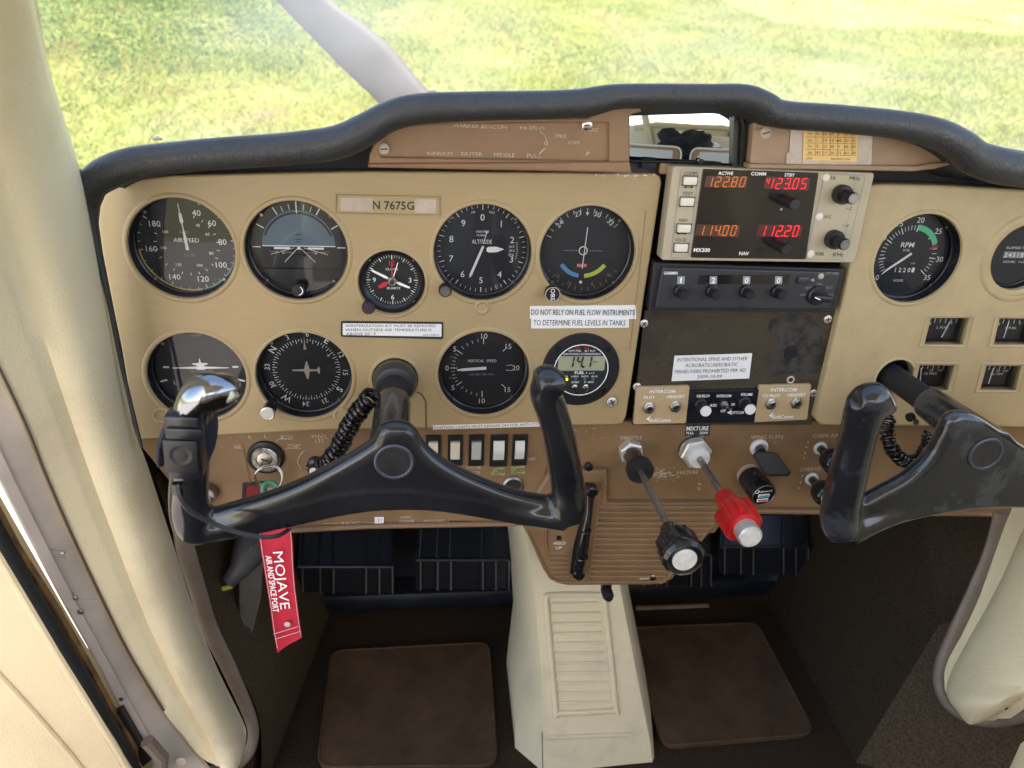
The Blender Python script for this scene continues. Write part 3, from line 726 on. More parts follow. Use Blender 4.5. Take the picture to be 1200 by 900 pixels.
n1 = hand(T, -4, [(-.0012,-.004),(.0012,-.004),(.0009,.010),(.0004,.0125),(.0004,.0175),(.0014,.0190),(.0010,.0255),(.0003,.0262),(.0003,.0335),(-.0003,.0335),(-.0003,.0262),(-.0010,.0255),(-.0014,.0190),(-.0004,.0175),(-.0004,.0125),(-.0009,.010)])
done(T, [('needle', n1)])

# attitude indicator
T = gauge('ai', 'attitude_indicator', 'artificial horizon with pale blue sky half and white aircraft lines', 'gauge', dial='bezel')
c, y, d = T.c, T.y-.0002, T.d; r = T.ri
def clipcirc(c, r, z0, z1, n=40):
    pts = []
    for i in range(n):
        a = 2*PI*i/n; pts.append((r*math.cos(a), max(z0, min(z1, r*math.sin(a)))))
    return pts
rs = r*.76
poly2(d, c, [(rs*math.cos(PI*i/30), rs*math.sin(PI*i/30)+.001) for i in range(31)], 0, y, 'sky_blue')
poly2(d, c, [(-rs,.0010),(-rs*.97,-.010),(-rs*.82,-.0175),(rs*.82,-.0175),(rs*.97,-.010),(rs,.0010)], 0, y, 'dial_brown')
y2 = y-.0002
arc(d, c, rs*.93, rs*.985, -70, 70, y2, 'dial', 20)
poly2(d, c, [(-rs,.0006),(rs,.0006),(rs,.0014),(-rs,.0014)], 0, y2-.0001, 'paint_white')
for a in (-60,-30,-20,-10,0,10,20,30,60,-90,90): tick(d, c, r*(.80 if a not in (0,) else .72), r*(.97 if a % 30 == 0 else .92), a, .0009 if a % 30 == 0 else .0005, y2-.0001, 'paint_white')
for sx in (-1, 1):
    tube(d, [Vector((c[0]+sx*.0015, y2-.0003, c[1]-.001)), Vector((c[0]+sx*.0125, y2-.0003, c[1]-.0125))], .00028, 'paint_white', 5)
    tube(d, [Vector((c[0]+sx*.004, y2-.0003, c[1]-.0005)), Vector((c[0]+sx*.023, y2-.0003, c[1]-.0060))], .00025, 'paint_white', 5)
    tube(d, [Vector((c[0]+sx*.004, y2-.0003, c[1]-.0045)), Vector((c[0]+sx*.024, y2-.0003, c[1]-.0035))], .0003, 'paint_grey', 5)
for z, w in ((.0065,.006),(.0045,.004),(.0105,.004),(-.006,.006)): tube(d, [Vector((c[0]-w/2*1.0, y2-.0002, c[1]+z)), Vector((c[0]+w/2, y2-.0002, c[1]+z))], .00025, 'ink', 5)
num(d, '20', (c[0]-.013, c[1]-.005), 0, 0, .0016, y2); num(d, '20', (c[0]+.013, c[1]-.005), 0, 0, .0016, y2)
mb = MB(); yy = T.y-.0016
for pts in ([(-.020,-.0008),(-.007,-.0008),(-.007,.0008),(-.020,.0008)], [(.007,-.0008),(.020,-.0008),(.020,.0008),(.007,.0008)], [(-.0012,-.0012),(.0012,-.0012),(.0012,.0012),(-.0012,.0012)]):
    slab(mb, [Vector((c[0]+a, yy, c[1]-.0006+b)) for a, b in pts], 'paint_white', .0004, TOW)
slab(mb, [Vector((c[0]+a, yy+.0004, c[1]+b)) for a, b in ((-.0035,-.006),(.0035,-.006),(.008,-.0175),(-.008,-.0175))], 'dial_brown', .0012, TOW)
slab(mb, [Vector((c[0]+a, yy-.0012, c[1]+b)) for a, b in [(-r*.80,-.0178),(r*.80,-.0178),(r*.62,-.0270),(r*.3,-.0340),(-r*.3,-.0340),(-r*.62,-.0270)]], 'bezel', .0015, TOW)
done(T, [('aircraft_symbol', mb)])
mb = MB(); b = U(351, 337.5, .008); lathe(mb, [(.0060,0),(.0060,.006),(.0052,.0075)], b, TOW, 'black', 36, True, .04); k = T.part('adjusting_knob', mb)
mb = MB(); arc(mb, (b.x, b.z), .0032, .0040, 30, 175, b.y-.0078, 'paint_white', 12); T.part('index_mark', mb, under=k)

# altimeter
T = gauge('alt', 'altimeter', 'round altimeter reading zero to nine with a knob at its lower left', 'gauge', dial='dial')
c, y, d = T.c, T.y-.0002, T.d; r = T.ri
for i in range(50):
    a = i*7.2; big = i % 5 == 0; tick(d, c, r*(.86 if big else .90), r*.97, a, .0007 if big else .0004, y, 'paint_white')
for i in range(10): num(d, str(i), c, r*.70, i*36, .0055, y)
num(d, 'ALTITUDE', (c[0], c[1]+.0065), 0, 0, .0036, y, w=.0170); num(d, '1000 FEET', (c[0]+.0005, c[1]+.0150), 0, 0, .0019, y, w=.011); num(d, '10,000', (c[0]-.001, c[1]+.0120), 0, 0, .0017, y, w=.007)
num(d, '100', c, r*.83, -14, .0017, y, rot=True); num(d, 'FEET', c, r*.83, 14, .0017, y, rot=True)
arc(d, c, r*.55, r*.80, 80, 103, y-.0001, 'black_matte', 10)
for i, s in enumerate(('30.0','29.9','29.8')): num(d, s, c, r*.66, 84+i*8, .0020, y-.0002, rot=True, extra=-90)
for i in range(10): tick(d, c, r*.76, r*.80, 78+i*3, .0003, y-.0002, 'paint_white')
n1 = hand(T, 202, [(-.0010,-.003),(.0010,-.003),(.0011,.024),(0,.0270),(-.0011,.024)])
n2 = hand(T, 88, [(-.0014,.004),(.0014,.004),(.0024,.006),(.0024,.0125),(.0002,.0185),(-.0002,.0185),(-.0024,.0125),(-.0024,.006)], y=T.y-.0022)
n3 = hand(T, 15, [(-.0003,.005),(.0003,.005),(.0003,.014),(.0012,.016),(-.0012,.016),(-.0003,.014)], 'paint_white', T.y-.0008)
done(T, [('long_needle', n1), ('short_needle', n2), ('thin_needle', n3)])
aknob(T, 521.5, 337, .0056, .010)

# course deviation indicator
T = gauge('vor', 'course_indicator', 'navigation course indicator with a blue and a yellow arc, beside the radio stack', 'gauge', dial='dial_brown')
c, y, d = T.c, T.y-.0002, T.d; r = T.ri
for i in range(13):
    a = -62 + i*10; tick(d, c, r*(.83 if i % 3 else .80), r*.93, a-8, .0004, y, 'paint_white')
for s, a in (('24',-46),('27',-14),('30',16),('33',40)): num(d, s, c, r*.83, a, .0044, y-.0001, rot=True)
for i in range(13):
    a = 122 + i*9.6; tick(d, c, r*.86, r*.94, a, .0004, y, 'paint_grey')
for s, a in (('6',133),('9',163),('12',200),('15',223)): num(d, s, c, r*.82, a, .0030, y, 'paint_grey', rot=True, extra=180)
torus(d, (c[0]-.001, y, c[1]-.0005), .0035, .0005, 'paint_white')
for i in range(-8, 9):
    if abs(i) > 2: disc(d, (c[0]-.001+i*.0020, y, c[1]-.0005), .00035, 'paint_white', TOW, 8)
arc(d, c, r*.545, r*.64, 188, 236, y, 'cdi_blue', 12); arc(d, c, r*.545, r*.64, 124, 176, y, 'cdi_yellow', 12)
d.add([Vector((c[0]+a, y, c[1]+b)) for a, b in ((-.0055,-.0152),(.0035,-.0152),(.0035,-.0118),(-.0055,-.0118))], [(0,1,2,3)], 'red_paint'); num(d, 'NAV', (c[0]-.001, c[1]-.0135), 0, 0, .0022, y-.0001, w=.008)
disc(d, (c[0]-.001, y, c[1]-.0285), .0014, 'paint_white', TOW, 14); poly2(d, c, [(-.0014,.0325),(.0014,.0325),(0,.0295)], 0, y, 'paint_white')
num(d, 'FR', (c[0]+.011, c[1]+.0), 0, 0, .0001, y)
n1 = hand(T, 3, [(-.00035,-.016),(.00035,-.016),(.00035,.020),(-.00035,.020)])
done(T, [('needle', n1)])
b = U(646, 341.5, -.001); mb = MB(); lathe(mb, [(.0072,-.008),(.0072,0)], b+Vector((-.004,.002,0)), TOW, 'black', 24)
lathe(mb, [(.0055,0),(.0066,.002),(.0066,.0075),(.0060,.0085)], b, TOW, 'black', 36, True, .05); k = T.part('adjusting_knob', mb)
mb = MB(); torus(mb, b+TOW*.0083, .0062, .0004, 'tape'); text(mb, 'OBS', b+TOW*.0087, (.05,0,-1), (1,0,.05), .0036, 'paint_white', .0105); T.part('knob_lettering', mb, under=k)

# clock
T = gauge('clock', 'cockpit_clock', 'small round analogue clock with red and white hands', 'clock', R=.0275, inner=.80, dd=.009, dial='black_matte')
T.gy = T.y - .0035
c, y, d = T.c, T.y-.0002, T.d; r = T.ri
for i in range(60): tick(d, c, r*(.82 if i % 5 == 0 else .88), r*.97, i*6, .0006 if i % 5 == 0 else .00025, y, 'paint_white')
for s, a, m in (('12',0,'red_paint'),('3',90,'paint_white'),('6',180,'paint_white'),('9',270,'paint_white')): num(d, s, c, r*.68, a, .0042, y, m)
num(d, 'CLOCK', (c[0], c[1]+.0095), 0, 0, .0020, y, w=.0105); num(d, 'QUARTZ', (c[0]+.001, c[1]-.0070), 0, 0, .0020, y, w=.0115)
n1 = hand(T, 297, [(-.0004,.003),(.0004,.003),(.0011,.006),(.0008,.018),(0,.020),(-.0008,.018),(-.0011,.006)])
n2 = hand(T, 113, [(-.0004,.003),(.0004,.003),(.0012,.006),(.0009,.015),(0,.0165),(-.0009,.015),(-.0012,.006)], y=T.y-.002)
n3 = hand(T, 18, [(-.0004,.003),(.0004,.003),(.0004,.0165),(-.0004,.0165)], y=T.y-.0024)
n4 = hand(T, 240, [(-.0005,0),(.0005,0),(.0020,.008),(.0012,.013),(-.0012,.013),(-.0020,.008)], 'red_paint', T.y-.0008)
n5 = hand(T, 0, [(-.0005,0),(.0005,0),(.0005,.016),(-.0005,.016)], 'red_paint', T.y-.0010)
hub = MB(); lathe(hub, [(.0040,0),(.0040,.0035),(.0034,.0042)], (c[0], T.y-.0005, c[1]), TOW, 'metal', 24); lathe(hub, [(.0022,0),(.0020,.0032)], (c[0], T.y-.0047, c[1]), TOW, 'purple_knob', 16)
done(T, [('hour_hand', n2), ('minute_hand', n1), ('second_hand', n3), ('red_marker_hand', n4), ('red_alarm_hand', n5), ('hub', hub)], glass=False)
aknob(T, 432.5, 357, .0056, .010, 'purple_knob', 'purple_knob', capr=.7)

# turn coordinator
T = gauge('tc', 'turn_coordinator', 'turn coordinator with a white aircraft symbol behind the chrome topped yoke grip', 'gauge', dial='dial')
c, y, d = T.c, T.y-.0002, T.d; r = T.ri
for sx in (-1, 1):
    d.add([Vector((c[0]+sx*a, y, c[1]+b+.0035)) for a, b in ((.0265,-.0009),(.0315,-.0009),(.0315,.0009),(.0265,.0009))], [(0,1,2,3) if sx > 0 else (3,2,1,0)], 'paint_white')
    tick(d, c, r*.80, r*.96, 106 if sx > 0 else -106, .0016, y, 'paint_white')
num(d, 'L', (c[0]-.0235, c[1]-.011), 0, 0, .0038, y); num(d, 'R', (c[0]+.0235, c[1]-.011), 0, 0, .0038, y)
num(d, 'TURN COORDINATOR', (c[0], c[1]-.0005), 0, 0, .0018, y, 'paint_grey', w=.020); num(d, 'NO PITCH', (c[0], c[1]-.020), 0, 0, .0018, y, 'paint_grey', w=.012)
d.add([Vector((c[0]+a, y, c[1]+b)) for a, b in ((.0165,.0055),(.0230,.0055),(.0230,.0110),(.0165,.0110))], [(0,1,2,3)], 'dial_brown')
num(d, 'D.C.ELEC', (c[0], c[1]+.0330), 0, 0, .0016, y, 'paint_grey', w=.008)
mb = hand(T, 0, [(-.0235,.0034),(-.0235,.0028),(-.004,.0022),(-.0030,.0014),(.0030,.0014),(.004,.0022),(.0235,.0028),(.0235,.0034),(.0035,.0044),(.0022,.0052),(.0065,.0066),(.0065,.0074),(.0008,.0078),(.0003,.0118),(-.0003,.0118),(-.0008,.0078),(-.0065,.0074),(-.0065,.0066),(-.0022,.0052),(-.0035,.0044)])
done(T, [('aircraft_symbol', mb)])

# directional gyro
T = gauge('dg', 'heading_indicator', 'heading indicator with a rotating compass card and N E S W letters', 'gauge', dial='black_matte')
c, y, d = T.c, T.y-.0002, T.d; r = T.ri
for i in range(72):
    a = i*5 - 55 + 0; tick(d, c, r*(.66 if i % 2 == 0 else .71), r*.76, a, .00045, y, 'paint_white')
for i, s in enumerate(('N','3','6','E','12','15','S','21','24','W','30','33')):
    num(d, s, c, r*.875, i*30-55, .0058 if s in 'NESW' else .0046, y, rot=True, bold=s in 'NESW')
poly2(d, c, [(-.0013,.0195),(.0013,.0195),(.0005,.0250),(0,.0330),(-.0005,.0250)], 0, y-.0004, 'tape'); tick(d, c, r*.90, r, 2, .004, y-.0003, 'paint_white')
disc(d, pol(c, r*.62, 55, y-.0002), .0012, 'tape', TOW, 14)
mb = hand(T, 90, [(-.0003,-.013),(.0003,-.013),(.0006,-.004),(.0010,.0),(.0095,-.0006),(.0095,-.0018),(.0012,-.003),(.0015,-.0050),(.0045,-.009),(.0045,-.010),(.0,-.009),(-.0045,-.010),(-.0045,-.009),(-.0015,-.0050),(-.0012,-.003),(-.0095,-.0018),(-.0095,-.0006),(-.0010,0),(-.0006,.006),(0,.013)][:0] or [(-.0005,-.012),(.0005,-.012),(.0010,-.002),(.0085,.0002),(.0085,.0012),(.0011,.0028),(.0007,.0090),(.0032,.0105),(.0032,.0113),(0,.0118),(-.0032,.0113),(-.0032,.0105),(-.0007,.0090),(-.0011,.0028),(-.0085,.0012),(-.0085,.0002),(-.0010,-.002)], 'tape')
done(T, [('aircraft_symbol', mb)])
k = aknob(T, 318.5, 473, .0056, .020, 'black_gloss', 'screw', y=.002, capr=.92)
mb = MB(); torus(mb, U(318.5,473,.002)+TOW*.0195, .0054, .0009, 'metal'); T.part('knob_ring', mb, under=k)

# vertical speed
T = gauge('vsi', 'vertical_speed_indicator', 'vertical speed indicator with its white needle resting left at zero', 'gauge', dial='dial_brown')
c, y, d = T.c, T.y-.0002, T.d; r = T.ri
for s, a, rr in (('0',270,.84),('5',306,.82),('10',1,.80),('15',47,.80),('20',90,.78),('15',133,.83),('10',180,.86),('5',234,.86)): num(d, s, c, r*rr, a, .0050, y)
for a in (270,306,0,234,180): tick(d, c, r*.60, r*.76, a, .0007, y, 'paint_white')
for a in (47,133): tick(d, c, r*.62, r*.76, a, .0007, y, 'paint_white')
for a in (84,96): tick(d, c, r*.55, r*.70, a, .0005, y, 'paint_white')
for k in range(1, 5):
    for s in (1, -1): tick(d, c, r*.66, r*.74, 270+s*k*7.2, .0004, y, 'paint_white'); tick(d, c, r*.66, r*.74, 270+s*(36+k*10.8), .0004, y, 'paint_white')
num(d, 'VERTICAL  SPEED', (c[0]-.001, c[1]+.0070), 0, 0, .0026, y, w=.026); num(d, '100 FEET PER MIN', (c[0]-.001, c[1]-.0065), 0, 0, .0020, y, 'paint_grey', w=.022)
num(d, 'UP', (c[0]-.0285, c[1]+.011), 0, 0, .0018, y, 'paint_grey'); num(d, 'DN', (c[0]-.0285, c[1]-.010), 0, 0, .0018, y, 'paint_grey')
n1 = hand(T, 266, [(-.0014,-.003),(.0014,-.003),(.0013,.018),(.0005,.0235),(-.0005,.0235),(-.0013,.018)])
done(T, [('needle', n1)])

# tachometer
T = gauge('rpm', 'tachometer', 'tachometer dial with bright green arc and RPM lettering', 'gauge', R=.0398, y0=-.004, dial='dial', group='engine instruments in the right panel')
c, y, d = T.c, T.y-.0002, T.d; r = T.ri
RA = {0:229, 5:262, 10:300, 15:332, 20:6, 25:46, 30:96, 35:130}
for v, a in RA.items(): num(d, str(v), c, r*.84, a, .0050, y); tick(d, c, r*.56, r*.72, a, .0008, y, 'paint_white')
ks = list(RA)
for i in range(len(ks)-1):
    a0, a1 = RA[ks[i]], RA[ks[i+1]]
    if a1 < a0: a1 += 360
    for q in range(1, 5): tick(d, c, r*.60, r*.71, a0+(a1-a0)*q/5, .0005, y, 'paint_white')
arc(d, c, r*.60, r*.73, 7, 64, y-.0001, 'green_arc', 16); tick(d, c, r*.52, r*.74, 72, .0016, y-.0001, 'red_paint')
num(d, 'RPM', (c[0]-.003, c[1]+.0095), 0, 0, .0044, y, w=.0125, bold=True); num(d, 'X100', (c[0]-.003, c[1]+.0045), 0, 0, .0022, y, w=.0065)
d.add([Vector((c[0]+a, y, c[1]+b)) for a, b in ((-.011,-.0165),(.010,-.0165),(.010,-.0110),(-.011,-.0110))], [(0,1,2,3)], 'black_matte')
for i, s in enumerate('1220'): num(d, s, (c[0]-.0085+i*.0044, c[1]-.0137), 0, 0, .0040, y-.0001, bold=True)
d.add([Vector((c[0]+a, y-.0001, c[1]+b)) for a, b in ((.0072,-.0158),(.0100,-.0158),(.0100,-.0115),(.0072,-.0115))], [(0,1,2,3)], 'paint_white')
num(d, 'HOURS', (c[0]-.003, c[1]-.0235), 0, 0, .0022, y, w=.0095); num(d, '1/10', (c[0]+.007, c[1]-.0075), 0, 0, .0016, y)
n1 = hand(T, 232, [(-.0011,-.003),(.0011,-.003),(.0009,.022),(0,.0260),(-.0009,.022)])
done(T, [('needle', n1)])

# hour meter
T = gauge('hour', 'hour_meter', 'elapsed time hour meter cut off by the right edge of the photo', 'gauge', R=.0300, y0=-.003, dial='dial', inner=.90, dd=.010, group='engine instruments in the right panel')
T.gy = T.y-.003
c, y, d = T.c, T.y-.0002, T.d; r = T.ri
num(d, 'ELAPSED TIME', (c[0]+.001, c[1]+.0065), 0, 0, .0022, y, w=.023); num(d, 'HOURS   1/10', (c[0]+.001, c[1]-.0065), 0, 0, .0020, y, w=.021)
d.add([Vector((c[0]+a, y, c[1]+b)) for a, b in ((-.0115,-.0030),(.0125,-.0030),(.0125,.0030),(-.0115,.0030))], [(0,1,2,3)], 'paint_grey')
for i, s in enumerate('245186'): num(d, s, (c[0]-.0092+i*.0040, c[1]), 0, 0, .0042, y-.0001, 'red_paint' if i == 5 else 'paint_white', bold=True)
done(T)

# small square engine gauges
for key, nm, lab, txt, ang, nx, marks in (('fuel_left','fuel_gauge','square left fuel gauge beneath the tachometer','L FUEL',14,.002,True),('fuel_right','fuel_gauge','square right fuel gauge beneath the hour meter','R FUEL',0,-.006,True),
        ('oil_press','oil_pressure_gauge','square oil pressure gauge beside the right yoke column','OIL PRESS',-12,-.011,False),('oil_temp','oil_temperature_gauge','square oil temperature gauge at the right edge of the photo','OIL TEMP',0,-.007,False)):
    P = [U(a, b, .004) for a, b in SQ[key]]; c = sum(P, Vector())/4; T = Thing(nm, lab, 'gauge', (c.x, .02, min(p.z for p in P)), 'small square engine gauges')
    w = max(p.x for p in P)-min(p.x for p in P)+.014; h = max(p.z for p in P)-min(p.z for p in P)+.012
    d = MB(); rbox(d, (c.x, .0145, c.z), (w, .012, h), 'dial', .0003); yy = .0083
    for i in range(5): 
        x = -.011 + i*.0055; rbox(d, (c.x+x, yy, c.z+.0088), (.0005,.0002,.003 if i % 2 else .0042), 'paint_white', 0)
    if marks: text(d, 'E', (c.x-.0145, yy, c.z+.006), X_, Z_, .0025, 'paint_white'); text(d, 'F', (c.x+.007, yy, c.z+.0065), X_, Z_, .0025, 'paint_white')
    else: text(d, '50    100' if 'press' in key else '75   245', (c.x+.004, yy, c.z+.0055), X_, Z_, .0020, 'paint_white', .013)
    text(d, txt, (c.x-.001, yy, c.z+.0022), X_, Z_, .0022, 'paint_white', .012 if marks else .0135)
    T.part('dial', d)
    mb = MB(); t = math.radians(ang); dr = Vector((math.sin(t),0,math.cos(t))); rbox(mb, Vector((c.x+nx, .0075, c.z))+dr*.0005, (.0011,.0004,.0165), 'paint_white', .0001, Vector((dr.z,0,-dr.x)), dr); T.part('needle', mb)
    mb = MB(); mb.add([Vector((c.x+a*w/2, .0035, c.z+b*h/2)) for a, b in ((-1,-1),(1,-1),(1,1),(-1,1))], [(0,1,2,3)], 'glass'); T.part('glass', mb, smooth=False)

# digital fuel computer
c = G['fuel']; T = Thing('fuel_flow_computer', 'round digital fuel computer with a 14.1 display above four status lights', 'gauge', (c[0], .02, c[1]-.034), 'flight instruments in the tan panel')
mb = MB(); lathe(mb, [(.0355,-.004),(.0355,.0008),(.0345,.0020),(.0262,.0022),(.0255,.0008)], (c[0], 0, c[1]), TOW, 'black', 56); T.part('bezel', mb)
for q in (48, 132, 228, 312):
    mb = MB(); lathe(mb, [(.0026,0),(.0022,.0007)], pol(c, .0305, q, -.0021), TOW, 'black_gloss', 14); T.part('screw', mb)
d = MB(); disc(d, (c[0], -.0010, c[1]), .0260, 'black_matte'); y = -.0013; torus(d, (c[0], -.0018, c[1]), .0247, .00045, 'paint_white')
P = lambda x, z, yy=y: Vector((c[0]+x, yy, c[1]+z))
for x in (-.0050, .0035): d.add([P(x-.0022,.0205),P(x+.0022,.0205),P(x+.0018,.0235),P(x-.0018,.0235)], [(0,1,2,3)], 'led_red_off')
text(d, 'LOW FUEL    ALT AUX', P(-.0005,.0188), X_, Z_, .0018, 'paint_white', .024); text(d, 'ELECTRONICS INTERNATIONAL', P(0,.0157), X_, Z_, .0018, 'paint_white', .034)
d.add([Vector((q[0], y-.0001, q[1])) for q in rounded([(c[0]-.0215,c[1]-.0006),(c[0]+.0215,c[1]-.0006),(c[0]+.0215,c[1]+.0137),(c[0]-.0215,c[1]+.0137)], .002)], [tuple(range(24))], 'paint_grey')
text(d, 'FUEL', P(-.0010,-.0026), X_, Z_, .0026, 'paint_white', .0090, bold=True); text(d, 'T. to E', P(.0085,-.0030), X_, Z_, .0015, 'paint_white', .008)
text(d, 'REM    USED   INFO   AUX', P(-.0005,-.0062), X_, Z_, .0016, 'paint_white', .033); text(d, 'STEP', P(-.0042,-.0120), X_, Z_, .0018, 'paint_white', .007); text(d, 'P. RES', P(.0085,-.0120), X_, Z_, .0016, 'paint_white', .0085)
T.part('face', d)
mb = MB(); mb.add([Vector((q[0], y-.0004, q[1])) for q in rounded([(c[0]-.0206,c[1]+.0002),(c[0]+.0206,c[1]+.0002),(c[0]+.0206,c[1]+.0130),(c[0]-.0206,c[1]+.0130)], .0015)], [tuple(range(24))], 'lcd')
seg7(mb, '14.1', 664, 695, 417.5, 430.5, y-.0009, 'ink', .10, .15); tpx(mb, 'GAL', 697.5, 424, 6, 2.2, y-.0007, 'ink'); T.part('display', mb, smooth=False)
for i, x in enumerate((-.0125,-.0042,.0040,.0120)):
    mb = MB(); lathe(mb, [(.0014,0),(.0012,.0008),(.0006,.0012)], P(x,-.0090,y), TOW, 'led_yellow' if i == 0 else 'led_off', 14); T.part('status_light', mb)
for x in (-.0045, .0055):
    mb = MB(); lathe(mb, [(.0028,0),(.0028,.0012),(.0020,.0016)], P(x,-.0165,y), TOW, 'metal', 6); tube(mb, [P(x,-.0165,y-.001), P(x+.0008,-.0185,y-.0075)], [.0008,.0012], 'chrome', 10); T.part('toggle', mb)
# ---------------------------------------------------------------- centre radio stack
# mirror in the opening under the glareshield
def mirror():
    T = Thing('rear_view_mirror', 'rear view mirror in a dark opening reflecting the cream cabin behind', 'mirror', U(800,190,0))
    loop = rounded(PX([(736,124),(863,125.5),(861,189),(736,187.5)], .002), [.001,.004,.006,.001], 4)
    cx = sum(p[0] for p in loop)/len(loop); cz = sum(p[1] for p in loop)/len(loop)
    x0, x1 = min(p[0] for p in loop), max(p[0] for p in loop); z0, z1 = min(p[1] for p in loop), max(p[1] for p in loop)
    ty, tx, bulge = math.tan(math.radians(10.5)), math.tan(math.radians(MT)), .0022
    NX, NZ = 24, 12; mb = MB(); vs = []; fs = []
    for j in range(NZ+1):
        for i in range(NX+1):
            x = x0+(x1-x0)*i/NX; z = z0+(z1-z0)*j/NZ; u = (x-cx)/((x1-x0)/2); v = (z-cz)/((x1-x0)/2)
            # round the right-hand corners
            e = abs((z-cz)/((z1-z0)/2))
            if i == NX and e > .9: x -= .003
            vs.append((x, .006 - (x-cx)*ty + (z-cz)*tx + bulge*(u*u+v*v) , z))
    for j in range(NZ):
        for i in range(NX): a = j*(NX+1)+i; fs.append((a, a+1, a+NX+2, a+NX+1))
    mb.add(vs, fs, 'mirror'); T.part('mirror_glass', mb, sharp=180)
    fr = MB()
    tube(fr, [U(*p, .001) for p in ((735,189),(858,190.5),(863,186),(865,130),(862,124))], .0013, 'black', 8)
    rbox(fr, U(812,124,-.004), (.030,.006,.006), 'black', .0005); T.part('frame', fr)
    mb = MB(); lathe(mb, [(.0022,0),(.0022,.004)], U(820,188.5,-.001), TOW, 'black_gloss', 14); T.part('screw', mb)
MT = 3.5
mirror()
mb = MB(); slab(mb, [U(*p, -.006) for p in ((861,122),(884,122),(879,196),(858,196))], 'black', .012, TOW)
tube(mb, [U(868,126,-.0075), U(871,150,-.0085), U(868,192,-.0075)], .0022, 'black_gloss', 8)
solo('mirror_pillar', mb, 'black plastic post between the mirror opening and the right eyebrow panel', 'trim strip', U(870,196,-.006))
mb = MB(); slab(mb, [U(*p, .010) for p in ((730,188),(880,189),(880,210),(790,205),(730,205))], 'black', .004, TOW); rbox(mb, U(760,192,.004), (.012,.006,.008), 'jacket', .001); rbox(mb, U(778,196,.006), (.008,.006,.010), 'seat_vinyl', .001)
solo('recess_shelf', mb, 'dark recess shelf below the mirror at the top of the radio stack', 'shelf', U(800,205,.01))

YR = -.012
T = Thing('nav_comm_radio', 'beige navigation and communication radio with orange and red digits on a black window', 'radio', U(890,308,YR))
TL, TR_, BR, BL = (789,194.5),(1025,202.5),(1002,308),(775,305)
mb = MB(); plate(mb, rounded(PX([BL, BR, TR_, TL], YR), .0025, 4), [], YR, .016, 'radio_face', .0010)
c = U(900,252,.01); rbox(mb, (c.x, .02, c.z), (.165,.035,.075), 'black_matte', 0)
pq(mb, [(1004,205),(1024,206),(1001,305),(985,306)], YR-.0003, 'radio_face', .0002)
T.part('faceplate', mb)
mb = MB(); P = PX([(798,198),(819,198.5),(806,302),(786,302)], YR)
for loop in (rounded(P, .0015, 3), rounded(PX([(966,203.5),(1014,205.5),(991,304),(944,304)], YR), .003, 3)):
    pts = [Vector((a, YR-.0002, b)) for a, b in loop]; mb = MB(); tube(mb, pts+[pts[0]], .00032, 'paint_grey', 5, False); T.part('raised_border', mb)
mb = MB(); W = PX([(809.5,302),(944,304),(959.5,202.5),(824,198)], YR-.001); plate(mb, rounded(W, .0012, 3), [], YR-.0012, .003, 'smoke', .0004)
YW = YR-.0014
for q in ([(828,206),(877,207.5),(874,220),(825,219)], [(817,263),(868,264.5),(865,278),(814,276)], [(898,207),(950,209),(947,223),(895,221)], [(889,263.5),(941,264.5),(938,278),(886,277)]):
    pq(mb, q, YW, 'orange_window' if q[0][0] < 880 else 'red_window', .0002)
T.part('display_window', mb)
for s, x0, x1, a, b, m in (('122.80',827,875,207.5,218.8,'led_orange'),('123.05',898,947,209.3,221,'led_red'),('114.00',817,864.5,264.5,275.8,'led_orange'),('112.20',889,937.5,264.7,276.8,'led_red')):
    mb = MB(); seg7(mb, s, x0, x1, a, b, YW-.0004, m, .14, .085); 
    if s == '123.05': seg7(mb, '4', 897, 902.5, 209, 216, YW-.0004, m, .14, .12)
    T.part('frequency_digits', mb, smooth=False)
mb = MB()
for s, x, y, w, h, m in (('ACTIVE',850.5,203,17.5,3.8,'paint_white'),('COMM',889,203.6,17.5,4,'paint_white'),('STBY',925.5,205,12,3.8,'paint_white'),('MX300',822.5,293,19,4.4,'paint_white'),('NAV',872,297,11.5,4,'paint_white')):
    tpx(mb, s, x, y, w, h, YW-.0003, m, bold=True)
tpx(mb, '0', 915.5, 245.3, 2.5, 2.6, YW-.0003, 'paint_white')
YF = YR-.0006
for s, x, y, w, h in (('COMM',809,203,16,4.2),('TEST',806,226.8,13,4),('NAV',801,258,10,4),('VO-ID',798,281.2,14,4),('16',976.5,208.3,5.5,4),('MHz',1002,209,13,4.4),('V-C',970,254,8,4),('•-C',995.5,244.5,7,3.4),('•-V',991.5,264.3,7,3.4),('VOR',960.5,297.5,10,4),('KHz',982.5,298.3,12,4.4)):
    tpx(mb, s, x, y, w, h, YF, 'ink')
for x, y in ((807,219.3),(799,273.8)):
    tube(mb, [U(x-5,y,YF), U(x+5,y+.2,YF)], .0003, 'ink', 5)
    for sx in (-1,1): slab(mb, [U(x+sx*6,y,YF), U(x+sx*2.8,y-1.6,YF), U(x+sx*2.8,y+1.6,YF)], 'ink', .0001, TOW)
T.part('lettering', mb)
for x, y in ((808.5,211.8),(805,236.3),(801.3,267.6),(798,290.2)):
    mb = MB(); rbox(mb, U(x, y, YR-.0018), (.0110,.0040,.0064), 'rocker_cream', .0006); rbox(mb, U(x, y, YR-.0002), (.0128,.0010,.0082), 'black', .0002); T.part('push_button', mb)
for x, y in ((968,208),(960,254),(950,297.5)):
    mb = MB(); lathe(mb, [(.0034,0),(.0030,.0008),(.0015,.0012)], U(x,y,YR), TOW, 'rocker_cream', 18); T.part('indicator_light', mb)
